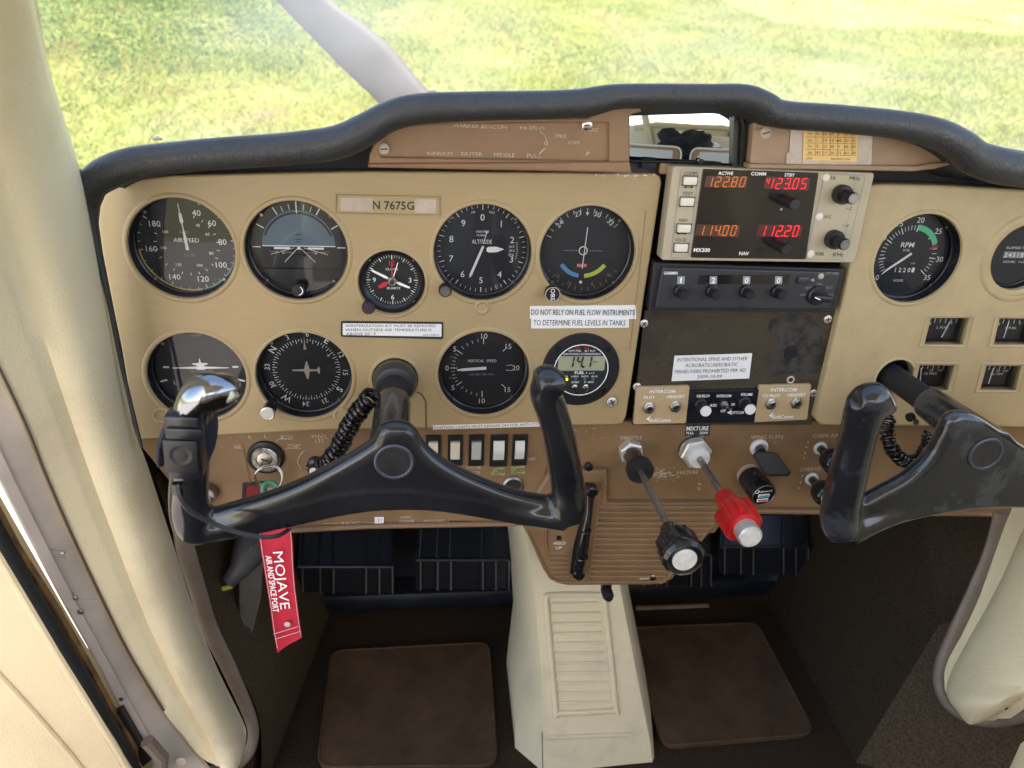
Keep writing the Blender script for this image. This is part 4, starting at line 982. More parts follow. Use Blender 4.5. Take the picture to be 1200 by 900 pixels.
for x, y in ((984.5,227),(975.5,279.5)):
    b = U(x, y, YR); mb = MB(); lathe(mb, [(.0078,0),(.0080,.006),(.0074,.0085)], b, TOW, 'black', 48, True, .06); k = T.part('tuning_knob', mb)
    mb = MB(); lathe(mb, [(.0052,.008),(.0050,.0205),(.0044,.0215)], b, TOW, 'black', 24, True, .05); lathe(mb, [(.0041,.0214),(.0041,.0218)], b, TOW, 'metal_dark', 20); T.part('inner_knob', mb, under=k)
for x, y in ((918.5,234),(909.5,285.5)):
    b = U(x, y, YW); mb = MB(); lathe(mb, [(.0048,0),(.0048,.0195),(.0042,.0208)], b, TOW, 'black', 28, True, .05); T.part('volume_knob', mb)
mb = MB(); lathe(mb, [(.0027,0),(.0023,.0004)], U(889.5,293.5,YW), TOW, 'black_matte', 16); T.part('sensor', mb)

# transponder
YX = -.010
T = Thing('transponder', 'slim black transponder with four code knobs and a rotary selector', 'transponder', U(870,366,YX))
mb = MB(); plate(mb, rounded(PX([(760,364.5),(979,366.5),(990,315.5),(767,308)], YX+.003), .0015, 3), [], YX+.003, .018, 'xpdr_box', .0008); T.part('housing', mb)
mb = MB(); plate(mb, rounded(PX([(768,361),(973,362.5),(985,319),(776.5,313.5)], YX-.001), .0020, 3), [], YX-.001, .005, 'xpdr', .0010)
T.part('faceplate', mb)
mb = MB(); pq(mb, [(820,322.5),(926.5,321.5),(923.5,333),(817,333.3)], YX-.0014, 'smoke', .0003); T.part('display_window', mb)
mb = MB(); yl = YX-.0018
for s, x in (('1',798),('2',836),('0',875),('0',912.5)):
    if s != '1' or True: pq(mb, [(x-4,323.8),(x+4.5,323.8),(x+4,333),(x-4.5,333)], yl+.0002, 'paint_grey', .0002)
    tpx(mb, s, x, 328.6, 4.6 if s != '1' else 2, 6.4, yl-.0002, 'paint_white', bold=True)
tpx(mb, 'GARMIN', 786, 320, 16, 3.4, yl+.0004, 'paint_white', bold=True); tpx(mb, 'GTX 320A', 975, 320.3, 15, 3.0, yl+.0004, 'paint_grey')
for s, x, y, w in (('IDENT',941,328.7,12),('SBY',947.5,337.5,8),('ON',960,333,6),('ALT',972,337,8),('OFF',941,345.5,7),('TST',973,345.8,7)): tpx(mb, s, x, y, w, 2.8, yl+.0004 if s != 'IDENT' else yl-.0012, 'paint_grey')
slab(mb, [U(949,328,yl), U(954,326,yl), U(954,330.5,yl)], 'paint_grey', .0001, TOW)
T.part('lettering', mb)
mb = MB(); rbox(mb, U(941,328.5,YX-.002), (.0105,.0030,.0066), 'xpdr', .0008); T.part('ident_button', mb)
mb = MB(); lathe(mb, [(.0028,0),(.0025,.001),(.0012,.0014)], U(962,323.5,YX-.001), TOW, 'tape', 16); T.part('reply_light', mb)
for x in (796.5,834,873.3,910):
    b = U(x, 340.3+(x-796)*.006, YX-.001); mb = MB(); lathe(mb, [(.0060,0),(.0058,.004),(.0046,.0046),(.0044,.0120),(.0038,.0130)], b, TOW, 'black', 24, True, .07); T.part('code_knob', mb)
b = U(956.5,345.5,YX-.001); mb = MB(); lathe(mb, [(.0088,0),(.0085,.003),(.0070,.0042)], b, TOW, 'black', 24); rbox(mb, b+Vector((.001,-.008,0)), (.0165,.010,.0055), 'black', .0016, Vector((1,0,-.12)), Vector((.12,0,1))); k = T.part('selector_knob', mb)
mb = MB(); rbox(mb, b+Vector((-.0055,-.0133,.0008)), (.006,.0006,.0010), 'paint_white', .0002, Vector((1,0,-.4)), Vector((.4,0,1))); T.part('pointer_line', mb, under=k)
mb = MB(); lathe(mb, [(.0022,0),(.0015,.0004)], U(869,360.3,YX-.002), TOW, 'black_matte', 12); T.part('screw', mb)

# worn black blanking plate
T = Thing('radio_blanking_plate', 'worn black metal blanking plate with scraped paint and a painted brown sheen below the transponder', 'blanking plate', U(860,497,.004))
mb = MB(); plate(mb, PX([(741,498),(951,498),(978,366),(756,364)], .004), [circ(V2(U(927,412.8,.004)), .0072)], .004, .004, 'worn_sheen_plate', .0003); T.part('plate', mb)
mb = MB(); pts = [(905,372),(940,368),(958,380),(966,410),(960,435),(930,438),(905,436),(898,420),(915,400),(900,388)]
me = curve_mesh([[V2(U(a,b,.0038)) for a, b in [(p[0], p[1]) for p in smoothpts(pts+[pts[0]], 5)[:-1]]]])
mb.addmesh(me, 'scuff', lambda v: Vector((v.x, .0037, v.y))); disc(mb, U(927,412.8,.0034), .0068, 'black', TOW, 30); T.part('glue_residue', mb, smooth=False)
for x, y in ((970,374),(953,460.5),(754.5,379),(746.5,453)):
    mb = MB(); screw(mb, U(x, y, .0035), .0038, 'screw', random.random()); T.part('screw', mb)
mb = MB(); torus(mb, U(926.5,445,.0035), .0030, .0010, 'tape'); lathe(mb, [(.0022,0),(.0022,.0004)], U(926.5,445,.0035), TOW, 'black_matte', 12); T.part('grommet', mb)
mb = MB(); slab(mb, [U(*p, .012) for p in ((977,365),(990,365),(957,500),(945,500))], 'black_matte', .002, TOW); T.part('side_gap_shade', mb)  # black strip paints the shade of the gap beside the plate
placard('spin_placard', [(790.5,417),(881.5,414),(878,443.5),(787,446.8)], .0026, 'paper', [('INTENTIONAL SPINS AND OTHER',835,420.8,82,4.2,.02),('ACROBATIC/AEROBATIC',834,427.6,61,4.2,.02),('MANEUVERS PROHIBITED PER AD',832.5,434.6,83,4.2,.02),('2009-10-09',831.5,441.2,29,3.8,.02)],
        'white placard prohibiting spins and acrobatic manoeuvres on the worn black plate')

# intercom
def jackpanel(px, label, t2, jacks, logo):
    T = Thing('headset_jack_panel', label, 'jack panel', U((px[0][0]+px[1][0])/2, px[0][1], 0), 'tan headset jack panels')
    mb = MB(); plate(mb, rounded(PX(px, -.001), .0018, 3), [], -.001, .004, 'tan_plate', .0005); T.part('plate', mb)
    mb = MB(); cx = (px[0][0]+px[1][0]+px[2][0]+px[3][0])/4; top = (px[2][1]+px[3][1])/2; yy = -.0014
    tpx(mb, 'INTERCOM', cx+1, top+5.5, 30, 3.8, yy, 'paint_white', bold=True); tpx(mb, t2, jacks[0][0]+1, top+12.3, 13 if t2 == 'PILOT' else 21, 3.2, yy, 'paint_white', bold=True); tpx(mb, 'HEADSET', jacks[1][0]+1, top+11.5, 21, 3.2, yy, 'paint_white', bold=True)
    tpx(mb, 'SoftComm', logo[0]+3, logo[1]+.8, 24, 4.4, yy, 'paint_white', bold=True)
    slab(mb, [U(logo[0]-14,logo[1]-.5,yy), U(logo[0]-8.5,logo[1]-4.4,yy), U(logo[0]-10,logo[1]-.8,yy), U(logo[0]-8,logo[1]+3.4,yy)], 'paint_white', .0001, TOW)
    T.part('lettering', mb)
    for x, y in jacks:
        b = U(x, y, -.001); mb = MB(); lathe(mb, [(.0062,0),(.0062,.0022),(.0052,.0026)], b, TOW, 'metal', 6)
        prof = [(.0045,.002),(.0045,.0052),(.0030,.0056),(.0026,.004)]; lathe(mb, prof, b, TOW, 'metal', 24, cap=False); disc(mb, b+TOW*.0042, .0028, 'black', TOW, 16); T.part('jack', mb)
jackpanel([(742.5,497.5),(804,496),(808.5,452.5),(746,454)], 'left tan intercom jack panel marked PILOT at the foot of the radio stack', 'PILOT', [(760,477),(791,475.5)], (771,491.5))
jackpanel([(884,495),(946,492),(951,450.5),(890,452)], 'right tan intercom jack panel marked CO PILOT at the foot of the radio stack', 'CO PILOT', [(903,472.5),(932.5,471.5)], (915,487.5))
T = Thing('intercom_control', 'narrow black intercom control strip with two silver capped knobs', 'intercom', U(845,496,0))
mb = MB(); plate(mb, PX([(805,496),(884,495),(889.5,457),(809,459)], -.001), [], -.001, .004, 'ptt', .0004); T.part('plate', mb)
mb = MB(); yy = -.0014
for s, x, y, w in (('SQUELCH',824,464,15),('INTERCOM',848.5,464,17),('VOLUME',875,462.3,14),('MUSIC',836,475,8),('OFF',847.5,481.5,6),('SOFTCOM',864,483.5,15),('ON',859,474,4)): tpx(mb, s, x, y, w, 3.0, yy, 'paint_white', bold=True)
slab(mb, [U(852,483.5,yy), U(858,480.5,yy), U(856,483.5,yy), U(858,486.5,yy)], 'paint_white', .0001, TOW)
T.part('lettering', mb)
for x, y in ((820.5,473),(871.5,471)):
    b = U(x, y, -.001); mb = MB(); lathe(mb, [(.0062,0),(.0062,.003),(.0050,.004),(.0049,.0155)], b, TOW, 'black', 32, True, .05); k = T.part('control_knob', mb)
    mb = MB(); lathe(mb, [(.0052,.0153),(.0050,.0166)], b, TOW, 'white', 26); T.part('knob_cap', mb, under=k)
b = U(848.5,474,-.001); mb = MB(); lathe(mb, [(.0038,0),(.0038,.0016),(.0026,.002)], b, TOW, 'metal', 6); tube(mb, [b, b+Vector((.003,-.009,-.001))], [.0010,.0016], 'chrome', 10); T.part('toggle', mb)
# ---------------------------------------------------------------- switches and engine controls on the brown panel
YB = YL
for i, (x0, x1, t, b, mt) in enumerate(((499,516.5,510,544,'rocker_cream'),(524.5,542,509.7,544.5,'rocker_cream'),(549,567,509.3,545,'rocker_grey'),(574,594.5,509,545.5,'white_plastic'),(600,617.5,509,544.5,'white_plastic'))):
    lab = ['first cream rocker switch from the left, half hidden by the yoke','second rocker switch from the left, cream faced in a black frame','middle rocker switch with a dull grey face','fourth rocker switch from the left, white, above the ON sticker','rightmost white rocker switch, above the crumpled sticker'][i]
    c = U((x0+x1)/2, (t+b)/2, YB); w = (U(x1, 527, YB)-U(x0, 527, YB)).length; h = (U(560, t, YB)-U(560, b, YB)).length
    T = Thing('rocker_switch', lab, 'switch', (c.x, YB, c.z-h/2), 'rocker switches in a row')
    mb = MB(); hw, hh = w/2, h/2
    plate(mb, [(c.x-hw,c.z-hh),(c.x+hw,c.z-hh),(c.x+hw,c.z+hh),(c.x-hw,c.z+hh)], [[(c.x-hw*.66,c.z-hh*.66),(c.x+hw*.66,c.z-hh*.66),(c.x+hw*.66,c.z+hh*.66),(c.x-hw*.66,c.z+hh*.66)]], YB-.0022, .004, 'black', .0003)
    T.part('frame', mb)
    mb = MB(); a, d = hw*.62, hh*.63; up = i in (3, 4); pr = [(-d,-.0006),(-.002,.0016 if not up else .0030),(.002,.0020 if not up else .0034),(d,.0034 if not up else .0008)]
    vs = []
    for z, yy in pr: vs += [Vector((c.x-a, YB-.0012-yy, c.z+z)), Vector((c.x+a, YB-.0012-yy, c.z+z))]
    vs += [Vector((c.x-a, YB+.002, c.z-d)), Vector((c.x+a, YB+.002, c.z-d)), Vector((c.x-a, YB+.002, c.z+d)), Vector((c.x+a, YB+.002, c.z+d))]
    fs = [(2*j, 2*j+1, 2*j+3, 2*j+2) for j in range(3)] + [(8,9,1,0),(6,7,11,10),(8,0,2,4,6,10),(9,11,7,5,3,1)]
    mb.add(vs, fs, mt); T.part('rocker', mb, sharp=12)
# ignition
b = U(311.5,535,YB); T = Thing('ignition_switch', 'silver ignition lock with key ring in a dark round escutcheon', 'ignition switch', b)
mb = MB(); lathe(mb, [(.0168,0),(.0164,.0030),(.0140,.0045),(.0125,.0040)], b, TOW, 'black', 36); T.part('escutcheon', mb)
mb = MB(); lathe(mb, [(.0120,0),(.0120,.0055),(.0110,.0068),(.0078,.0068),(.0074,.0052)], b, TOW, 'metal', 36); lathe(mb, [(.0073,.0050),(.0068,.0060),(.0030,.0064)], b, TOW, 'metal', 24); rbox(mb, b+TOW*.0066, (.0062,.0006,.0012), 'black', 0, Vector((1,0,-.35)), Vector((.35,0,1))); T.part('lock', mb)
rc = U(314.5,560,YB-.016); mb = MB()
pts = [rc + Vector((.0122*math.cos(t), .002*math.sin(2*t), .0122*math.sin(t))) for t in [2*PI*i/40 for i in range(41)]]
tube(mb, pts, .0008, 'metal', 8, False); pts = [p + Vector((.0004,.0016,.0002)) for p in pts]; tube(mb, pts, .0008, 'metal', 8, False)
kr = solo('key_ring', mb, 'thin steel split ring hanging from the ignition lock', 'key ring', rc)
mb = MB(); gc = U(316,573,YB-.018); torus(mb, gc, .0062, .0022, 'green_tag', (.2,-1,.5), 28, 8); torus(mb, gc+Vector((.003,-.002,-.002)), .0040, .0010, 'metal', (.3,-1,.2), 20, 6)
solo('green_key_tag', mb, 'small green plastic key tag on the key ring below the ignition lock', 'key tag', gc)
T = Thing('annunciator_light', 'dark red rectangular warning light below the ignition lock', 'light', U(300,585,YB))
mb = MB(); plate(mb, PX([(283,588),(312,586),(313,564.5),(284,567)], YB-.002), [PX([(287,585),(309,584),(310,568),(288,570)], YB-.002)], YB-.002, .003, 'black', .0003); T.part('frame', mb)
mb = MB(); pq(mb, [(286,586),(310,585),(311,567),(287,569)], YB-.0012, 'annunciator', .001); T.part('lens', mb)
b = U(244,575,YB); T = Thing('primer_knob', 'round silver primer knob behind the left yoke grip', 'knob', b)
mb = MB(); lathe(mb, [(.0095,0),(.0095,.008),(.0085,.010)], b, TOW, 'metal_dark', 32); T.part('knob', mb); mb = MB(); lathe(mb, [(.0080,.0095),(.0070,.0105)], b, TOW, 'metal', 28); torus(mb, b+TOW*.0115+Z_*-.003, .005, .0008, 'metal'); T.part('cap', mb)
b = U(370,543,YB); T = Thing('panel_light_dimmer', 'black dimmer knob with a white tip beside the coiled cord', 'knob', b)
mb = MB(); lathe(mb, [(.0080,0),(.0078,.007),(.0052,.009),(.0050,.014)], b, TOW, 'black_gloss', 28); T.part('knob', mb); mb = MB(); lathe(mb, [(.0040,.0138),(.0038,.0150)], b, TOW, 'white_plastic', 20); T.part('tip', mb)
mb = MB(); tube(mb, [U(*p, YB-.0004) for p in smoothpts([(357,528),(351,534),(349,542),(353,550)], 4)], .0003, 'faded_strong', 5); finish('arc_marking', mb, b, T.o)
b = U(601,568,YB+.001); T = Thing('lighter_socket', 'dark round lighter socket set in a recess under the rocker switches', 'socket', b)
mb = MB(); plate(mb, rounded(PX([(560,584),(614,584),(614,560),(560,560)], YB-.0008), .003, 4), [], YB-.0008, .002, 'brown', .0006); T.part('recess', mb)
mb = MB(); lathe(mb, [(.0105,0),(.0105,.003),(.0085,.004),(.0075,.002)], b, TOW, 'metal_dark', 32); T.part('socket', mb)

# throttle
b = U(738,527,YB); T = Thing('throttle', 'black push pull throttle knob on a long steel rod', 'throttle', b)
mb = MB(); lathe(mb, [(.0122,0),(.0122,.0085),(.0105,.0095)], b, TOW, 'screw', 6, ref=Vector((.3,0,1))); lathe(mb, [(.0085,.005),(.0085,.034),(.0078,.036)], b, TOW, 'metal_dark', 28); T.part('hex_nut', mb, sharp=25)
mb = MB(); lathe(mb, [(.0122,.033),(.0128,.035),(.0128,.0405),(.0120,.0420),(.0040,.0415)], b, TOW, 'rubber', 36); T.part('friction_disc', mb)
e = b + TOW*.129; mb = MB(); tube(mb, [b, e+TOW*.005], .0030, 'rod', 14, ref=Z_); T.part('rod', mb)
mb = MB(); lathe(mb, [(.0070,.0),(.0082,.003),(.0082,.010),(.0105,.014)], e, TOW, 'black_gloss', 36)
lathe(mb, [(.0105,.013),(.0158,.018),(.0163,.028),(.0150,.034)], e, TOW, 'black_gloss', 40)
s, u, a = frame(TOW)
for i in range(10):
    t = 2*PI*i/10; dd = s*math.cos(t)+u*math.sin(t); tube(mb, [e+a*.014+dd*.0100, e+a*.019+dd*.0145, e+a*.034+dd*.0148], [.0016,.0026,.0026], 'black_gloss', 10, ref=dd)
lathe(mb, [(.0158,.033),(.0165,.036),(.0165,.0395),(.0140,.0425),(.0125,.0415)], e, TOW, 'black_gloss', 40); T.part('knob', mb)
mb = MB(); lathe(mb, [(.0100,.041),(.0096,.0422),(.0085,.0424)], e, TOW, 'clear_cap', 30); T.part('knob_cap', mb)
# mixture
b = U(812,526,YB); T = Thing('mixture_control', 'red mixture knob with a white push button on a steel rod', 'mixture control', b)
mb = MB(); lathe(mb, [(.0150,0),(.0150,.004),(.0135,.005)], b, TOW, 'metal_dark', 28); lathe(mb, [(.0158,.004),(.0158,.0110),(.0140,.0120)], b, TOW, 'screw', 6, ref=Vector((-.2,0,1))); T.part('hex_nut', mb, sharp=25)
mb = MB(); lathe(mb, [(.0112,.0115),(.0112,.0180),(.0100,.0200),(.0045,.0200)], b, TOW, 'white_plastic', 30); T.part('collar', mb)
e = b + TOW*.084; mb = MB(); tube(mb, [b, e+TOW*.005], .0032, 'rod', 14, ref=Z_); T.part('rod', mb)
mb = MB(); lathe(mb, [(.0080,0),(.0090,.002),(.0090,.014),(.0098,.018)], e, TOW, 'red_knob', 36)
lathe(mb, [(.0095,.017),(.0135,.022),(.0148,.026),(.0150,.042),(.0135,.048),(.0105,.049)], e, TOW, 'red_knob', 40)
s, u, a = frame(TOW)
for i in range(8):
    t = 2*PI*i/8+.2; dd = s*math.cos(t)+u*math.sin(t); tube(mb, [e+a*.021+dd*.0125, e+a*.026+dd*.0148, e+a*.040+dd*.0150, e+a*.0455+dd*.0138], [.0022,.0032,.0032,.0022], 'red_knob', 10, ref=dd)
T.part('knob', mb)
mb = MB(); lathe(mb, [(.0100,.044),(.0100,.0600),(.0090,.0612)], e, TOW, 'screw', 32); lathe(mb, [(.0088,.0610),(.0086,.0617),(.0075,.0619)], e, TOW, 'clear_cap', 32); T.part('release_button', mb)
# wing flap switch
b = U(889,524,YB); T = Thing('flap_switch', 'flat black paddle of the wing flap switch', 'switch', b)
mb = MB(); lathe(mb, [(.0092,0),(.0092,.002),(.0078,.003),(.0062,.0045),(.0055,.003)], b, TOW, 'white_plastic', 28); T.part('collar', mb)
mb = MB(); tube(mb, [b, U(893,530,-.008)], .0042, 'black', 14, ref=Z_)
A = [U(882,533,-.012), U(887,528.5,-.012), U(904,529.5,-.016), U(911,531.5,-.018), U(927,553.5,-.030), U(924,558,-.030), U(902,558,-.028), U(897,556,-.026)]
n_ = (A[3]-A[0]).cross(A[6]-A[0]).normalized(); n_ = n_ if n_.dot(CAM-A[0]) > 0 else -n_
k = len(A); cc = sum(A, Vector())/k; In = [cc+(p-cc)*.90 + n_*.0012 for p in A]; Bk = [p - n_*.0045 for p in A]
mb.add(In+A+Bk, [tuple(range(k))] + [(i, i+k, (i+1)%k+k, (i+1)%k) for i in range(k)] + [(i+k, i+2*k, (i+1)%k+2*k, (i+1)%k+k) for i in range(k)] + [tuple(reversed(range(2*k,3*k)))], 'black'); T.part('paddle', mb)
# usb charger
b = U(877,556,YB); ax = Vector((.10,-1,-.12)).normalized(); T = Thing('usb_charger', 'black car charger with blue and red ports in the power socket', 'usb charger', b)
mb = MB(); lathe(mb, [(.0120,-.002),(.0120,.001)], b, TOW, 'tape', 30); lathe(mb, [(.0090,0),(.0125,.004),(.0130,.012),(.0135,.030),(.0128,.0325)], b, ax, 'black_gloss', 36); T.part('body', mb)
mb = MB(); s, u, a = frame(ax, Z_); f0 = b+ax*.0327; s = -s if s.x < 0 else s; torus(mb, f0, .0118, .0006, 'metal_dark', ax, 30, 6)
text(mb, 'Qualcomm 3.0', f0+u*.0052+ax*.0003, s, u, .0022, 'paint_white', .0150, bold=True); torus(mb, f0+u*.0052-s*.0085+ax*.0003, .0019, .0004, 'paint_white', ax, 16, 5); T.part('face_marking', mb)
for dz, m in ((-.0005,'usb_blue'),(-.0060,'usb_red')):
    mb = MB(); rbox(mb, f0+u*dz+ax*.0002, (.0115,.0012,.0036), 'paint_white', .0002, s, u); rbox(mb, f0+u*dz+ax*.0005, (.0100,.0012,.0024), m, .0002, s, u); T.part('usb_port', mb)
# cabin air and heat
for (px, py), lab, cap in (((961,525),'upper black push pull knob at the cabin air marking, beside the right yoke',False),((951,561),'lower black push pull knob with a white tip at the cabin heat marking',True)):
    b = U(px, py, YB); T = Thing('cabin_air_knob', lab, 'knob', b, 'cabin air and heat knobs')
    mb = MB(); lathe(mb, [(.0070,0),(.0066,.0016),(.0052,.002)], b, TOW, 'white_plastic', 24); T.part('collar', mb)
    mb = MB(); lathe(mb, [(.0045,.001),(.0042,.012),(.0065,.016),(.0115,.021),(.0122,.026),(.0118,.032),(.0095,.035)], b, TOW, 'black_gloss', 32); k = T.part('knob', mb)
    if cap: mb = MB(); lathe(mb, [(.0075,.0345),(.0070,.0360)], b, TOW, 'clear_cap', 24); T.part('knob_cap', mb, under=k)

# ---------------------------------------------------------------- control yokes
def remeshed(mb, voxel=.0021, it=6, fac=.6):
    me = bpy.data.meshes.new('r'); me.from_pydata([tuple(v) for v in mb.v], [], mb.f); me.update()
    o = bpy.data.objects.new('r', me); COL.objects.link(o)
    m = o.modifiers.new('r', 'REMESH'); m.mode = 'VOXEL'; m.voxel_size = voxel
    m = o.modifiers.new('s', 'SMOOTH'); m.iterations = it; m.factor = fac
    dg = bpy.context.evaluated_depsgraph_get(); dg.update(); out = bpy.data.meshes.new_from_object(o.evaluated_get(dg))
    bpy.data.objects.remove(o); bpy.data.meshes.remove(me); return out
def strokes(mb, list_, k=5):
    """(px, py, y, half width px, half depth m)"""
    for st in list_:
        q = [(*U(a, b, y), w*(U(a+1, b, y)-U(a, b, y)).length, d) for a, b, y, w, d in st]; q = smoothpts(q, k)
        tube(mb, [p[:3] for p in q], [(p[3], p[4]) for p in q], 'yoke', 24, ref=Y_)
def dome(mb, px, y, inset, h, m='yoke', depth=.02):
    """flat body traced in the plane of the yoke with softly rounded rim"""
    P = PX(px, y); me = curve_mesh([P], ext=depth/2-inset, bev=inset)
    mb.addmesh(me, m, lambda v: Vector((v.x, y+depth/2-v.z, v.y)))
def column(T, key, hx, hy, r=.0112):
    c = Vector((G[key][0], .03, G[key][1])); e = U(hx, hy, -.085)
    mb = MB(); e = Vector((c.x, -.125, c.z)); tube(mb, [c, e], r, 'black_matte', 30, ref=Z_); T.part('column_tube', mb)
    return c, e
# left yoke
YY = -.148
T = Thing('control_yoke', 'left black control yoke with a chrome topped grip and dusty hub', 'control yoke', (G['colL'][0], 0, G['colL'][1]), 'black control yokes')
column(T, 'colL', 463, 520)
mb = MB(); cc = Vector((G['colL'][0], 0, G['colL'][1]))
lathe(mb, [(.0192,.002),(.0192,-.006),(.0178,-.010),(.0150,-.012),(.0115,-.0118)], cc, Y_, 'metal_dark', 40, cap=False)
lathe(mb, [(.0192,0),(.0190,.010),(.0165,.015),(.0135,.016)], cc, TOW, 'xpdr', 40); T.part('panel_bushing', mb)
body = MB()
outline = smoothpts([(436,519),(440,507),(450,500),(463,498),(478,500),(488,508),(496,521),(512,537),(534,551),(562,564),(590,575),(618,583),(650,588),(668,592),(676,606),(668,622),(648,626),(618,622),(585,616),(545,609),(505,604),(465,603),(425,606),(385,613),(345,622),(305,631),(268,638),(238,643),(222,640),(216,626),(222,610),(245,602),(280,592),(315,581),(350,567),(385,549),(412,534)], 3)
dome(body, outline, YY, .0075, 0, depth=.015)
strokes(body, [
 [(642,447,YY-.020,17,.013),(640,462,YY-.014,19,.014),(648,485,YY-.008,18.5,.014),(657,520,YY-.004,19,.014),(664,560,YY+.004,19.5,.0145),(667,590,YY+.004,20,.0145),(666,608,YY+.004,17,.012)],
 [(628,448,YY-.022,13,.011),(640,446,YY-.021,19,.013),(654,450,YY-.018,15,.012)],
 [(236,470,YY-.012,15,.012),(228,500,YY-.008,20,.013),(224,540,YY-.004,22,.014),(221,580,YY+.004,23,.0145),(224,610,YY+.004,23,.0145),(230,626,YY+.004,19,.012)],
 [(228,622,YY+.006,17,.014),(262,615,YY+.0068,15,.0105),(300,603,YY+.0075,15,.0085),(345,590,YY+.0075,14,.0072)],
 [(662,603,YY+.006,19,.015),(625,601,YY+.0068,15.5,.0105),(585,594,YY+.0075,14,.0085),(545,586,YY+.0075,12,.0072)],
 [(250,613,YY+.004,4,.004),(300,604,YY+.0034,4.5,.004),(350,593,YY+.003,5,.004),(400,581,YY+.003,5,.004),(462,576,YY+.003,5,.004),(520,582,YY+.003,5,.004),(580,591,YY+.003,4.5,.004),(640,602,YY+.004,4,.004)]])
cT = Vector((G['colL'][0], -.046, G['colL'][1])); tube(body, [cT, cT+TOW*.06, cT+TOW*.098], [.0146,.0150,.0165], 'yoke', 28, ref=Z_)
me = remeshed(body); fin = MB(); fin.addmesh(me, 'yoke'); T.part('yoke_body', fin, sharp=180)
hub = U(462,541,YY-.0004)
mb = MB(); torus(mb, hub+TOW*.0002, .0128, .0014, 'bright_ring', TOW, 48, 10, .9); disc(mb, hub+TOW*.0006, .0124, 'yoke_cap', TOW, 36); T.part('hub_cap', mb)
mb = MB(); 0 and tube(mb, [U(*p, YY+.0006) for p in smoothpts([(250,612),(300,604),(350,593),(400,581),(462,576),(520,582),(580,591),(640,602)], 5)], .0018, 'yoke', 8)
# chrome cap on the left grip
cap = MB(); strokes(cap, [[(212,490,YY-.012,9,.010),(220,474,YY-.018,15,.014),(234,462,YY-.024,22,.015),(252,457,YY-.026,22,.012),(270,455,YY-.024,14,.008),(280,453,YY-.022,6,.004)]])
b_ = bmesh.new(); bmesh.ops.create_uvsphere(b_, u_segments=28, v_segments=18, radius=1); cap.bm(b_, 'chrome', Matrix.Translation(U(246,461,YY-.022)) @ Matrix.Rotation(math.radians(-16), 4, 'Y') @ Matrix.Diagonal((.0205,.0145,.0122,1)))
me = remeshed(cap, .0018, 8); fin = MB(); fin.addmesh(me, 'chrome'); T.part('chrome_grip_cap', fin, sharp=180)
mb = MB(); tube(mb, [U(*p, YY-.030) for p in smoothpts([(212,484),(226,482),(245,473),(266,467),(276,460)], 4)], [.0030]*17, 'chrome_worn', 10); T.part('scraped_rim', mb)
# push-to-talk switch strapped to the left grip
PT = Thing('push_to_talk_switch', 'black push to talk switch box strapped to the left yoke grip', 'switch', U(216,565,YY-.02))
mb = MB(); q = [U(*p, YY-.034) for p in ((199,489),(241,491),(230,563),(187,561))]; c0 = sum(q, Vector())/4
rr = (q[1]-q[0]).normalized(); uu = (q[0]-q[3]).normalized(); rbox(mb, c0+Y_*.008, ((q[1]-q[0]).length, .016, (q[0]-q[3]).length), 'ptt', .0022, rr, uu)
rbox(mb, c0+uu*.0125+TOW*.0012, (.0215,.004,.0075), 'ptt', .001, rr, uu); PT.part('case', mb)
mb = MB(); rbox(mb, c0-uu*.0045+TOW*.0010, (.0205,.003,.0235), 'black', .0012, rr, uu); lathe(mb, [(.0080,.002),(.0070,.0028),(.0020,.0022)], c0-uu*.003, TOW, 'black', 24); PT.part('button', mb)
mb = MB(); strokes(mb, [[(240,478,YY-.006,8,.013),(245,500,YY-.004,9,.014),(243,525,YY-.004,8,.013),(236,542,YY-.002,6,.011)],[(202,490,YY-.004,6,.013),(194,515,YY-.002,7,.013),(192,538,YY-.002,6,.011)]])
fin = MB(); fin.add(mb.v, mb.f, 'grip_fabric'); PT.part('fabric_strap', fin)
mb = MB(); rbox(mb, U(209,572,YY-.030), (.007,.006,.008), 'black_gloss', .001)
cb = smoothpts([(207,568,YY-.033),(210,582,YY-.034),(222,598,YY-.030),(245,611,YY-.022),(275,623,YY-.018),(305,629,YY-.014),(325,628,YY-.010),(338,621,YY+.004)], 6)
tube(mb, [U(a,b_,y) for a,b_,y in cb], .0016, 'cable', 10, ref=Z_); tube(mb, [U(a+1.8,b_-.8,y-.0008) for a,b_,y in cb], .0009, 'cable', 8, ref=Z_); PT.part('cable', mb)

# right yoke
T = Thing('control_yoke', 'right black control yoke with worn dusty hub, cut by the edge of the photo', 'control yoke', (G['colR'][0], 0, G['colR'][1]), 'black control yokes')
column(T, 'colR', 1100, 480)
mb = MB(); cc = Vector((G['colR'][0], .004, G['colR'][1])); lathe(mb, [(.0186,-.012),(.0186,-.001),(.0176,.0),(.0150,-.004),(.0140,-.012)], cc, TOW, 'rubber', 40); T.part('panel_bushing', mb)
body = MB()
outline = smoothpts([(1107,506),(1112,494),(1122,487),(1136,486),(1152,491),(1170,502),(1188,514),(1210,528),(1240,546),(1280,563),(1320,574),(1350,582),(1362,598),(1352,616),(1330,620),(1300,612),(1260,604),(1215,600),(1175,600),(1140,602),(1105,607),(1070,615),(1035,626),(1010,635),(990,641),(975,638),(966,624),(968,605),(985,598),(1010,590),(1040,574),(1068,558),(1090,537),(1100,520)], 3)
dome(body, outline, YY, .0075, 0, depth=.015)
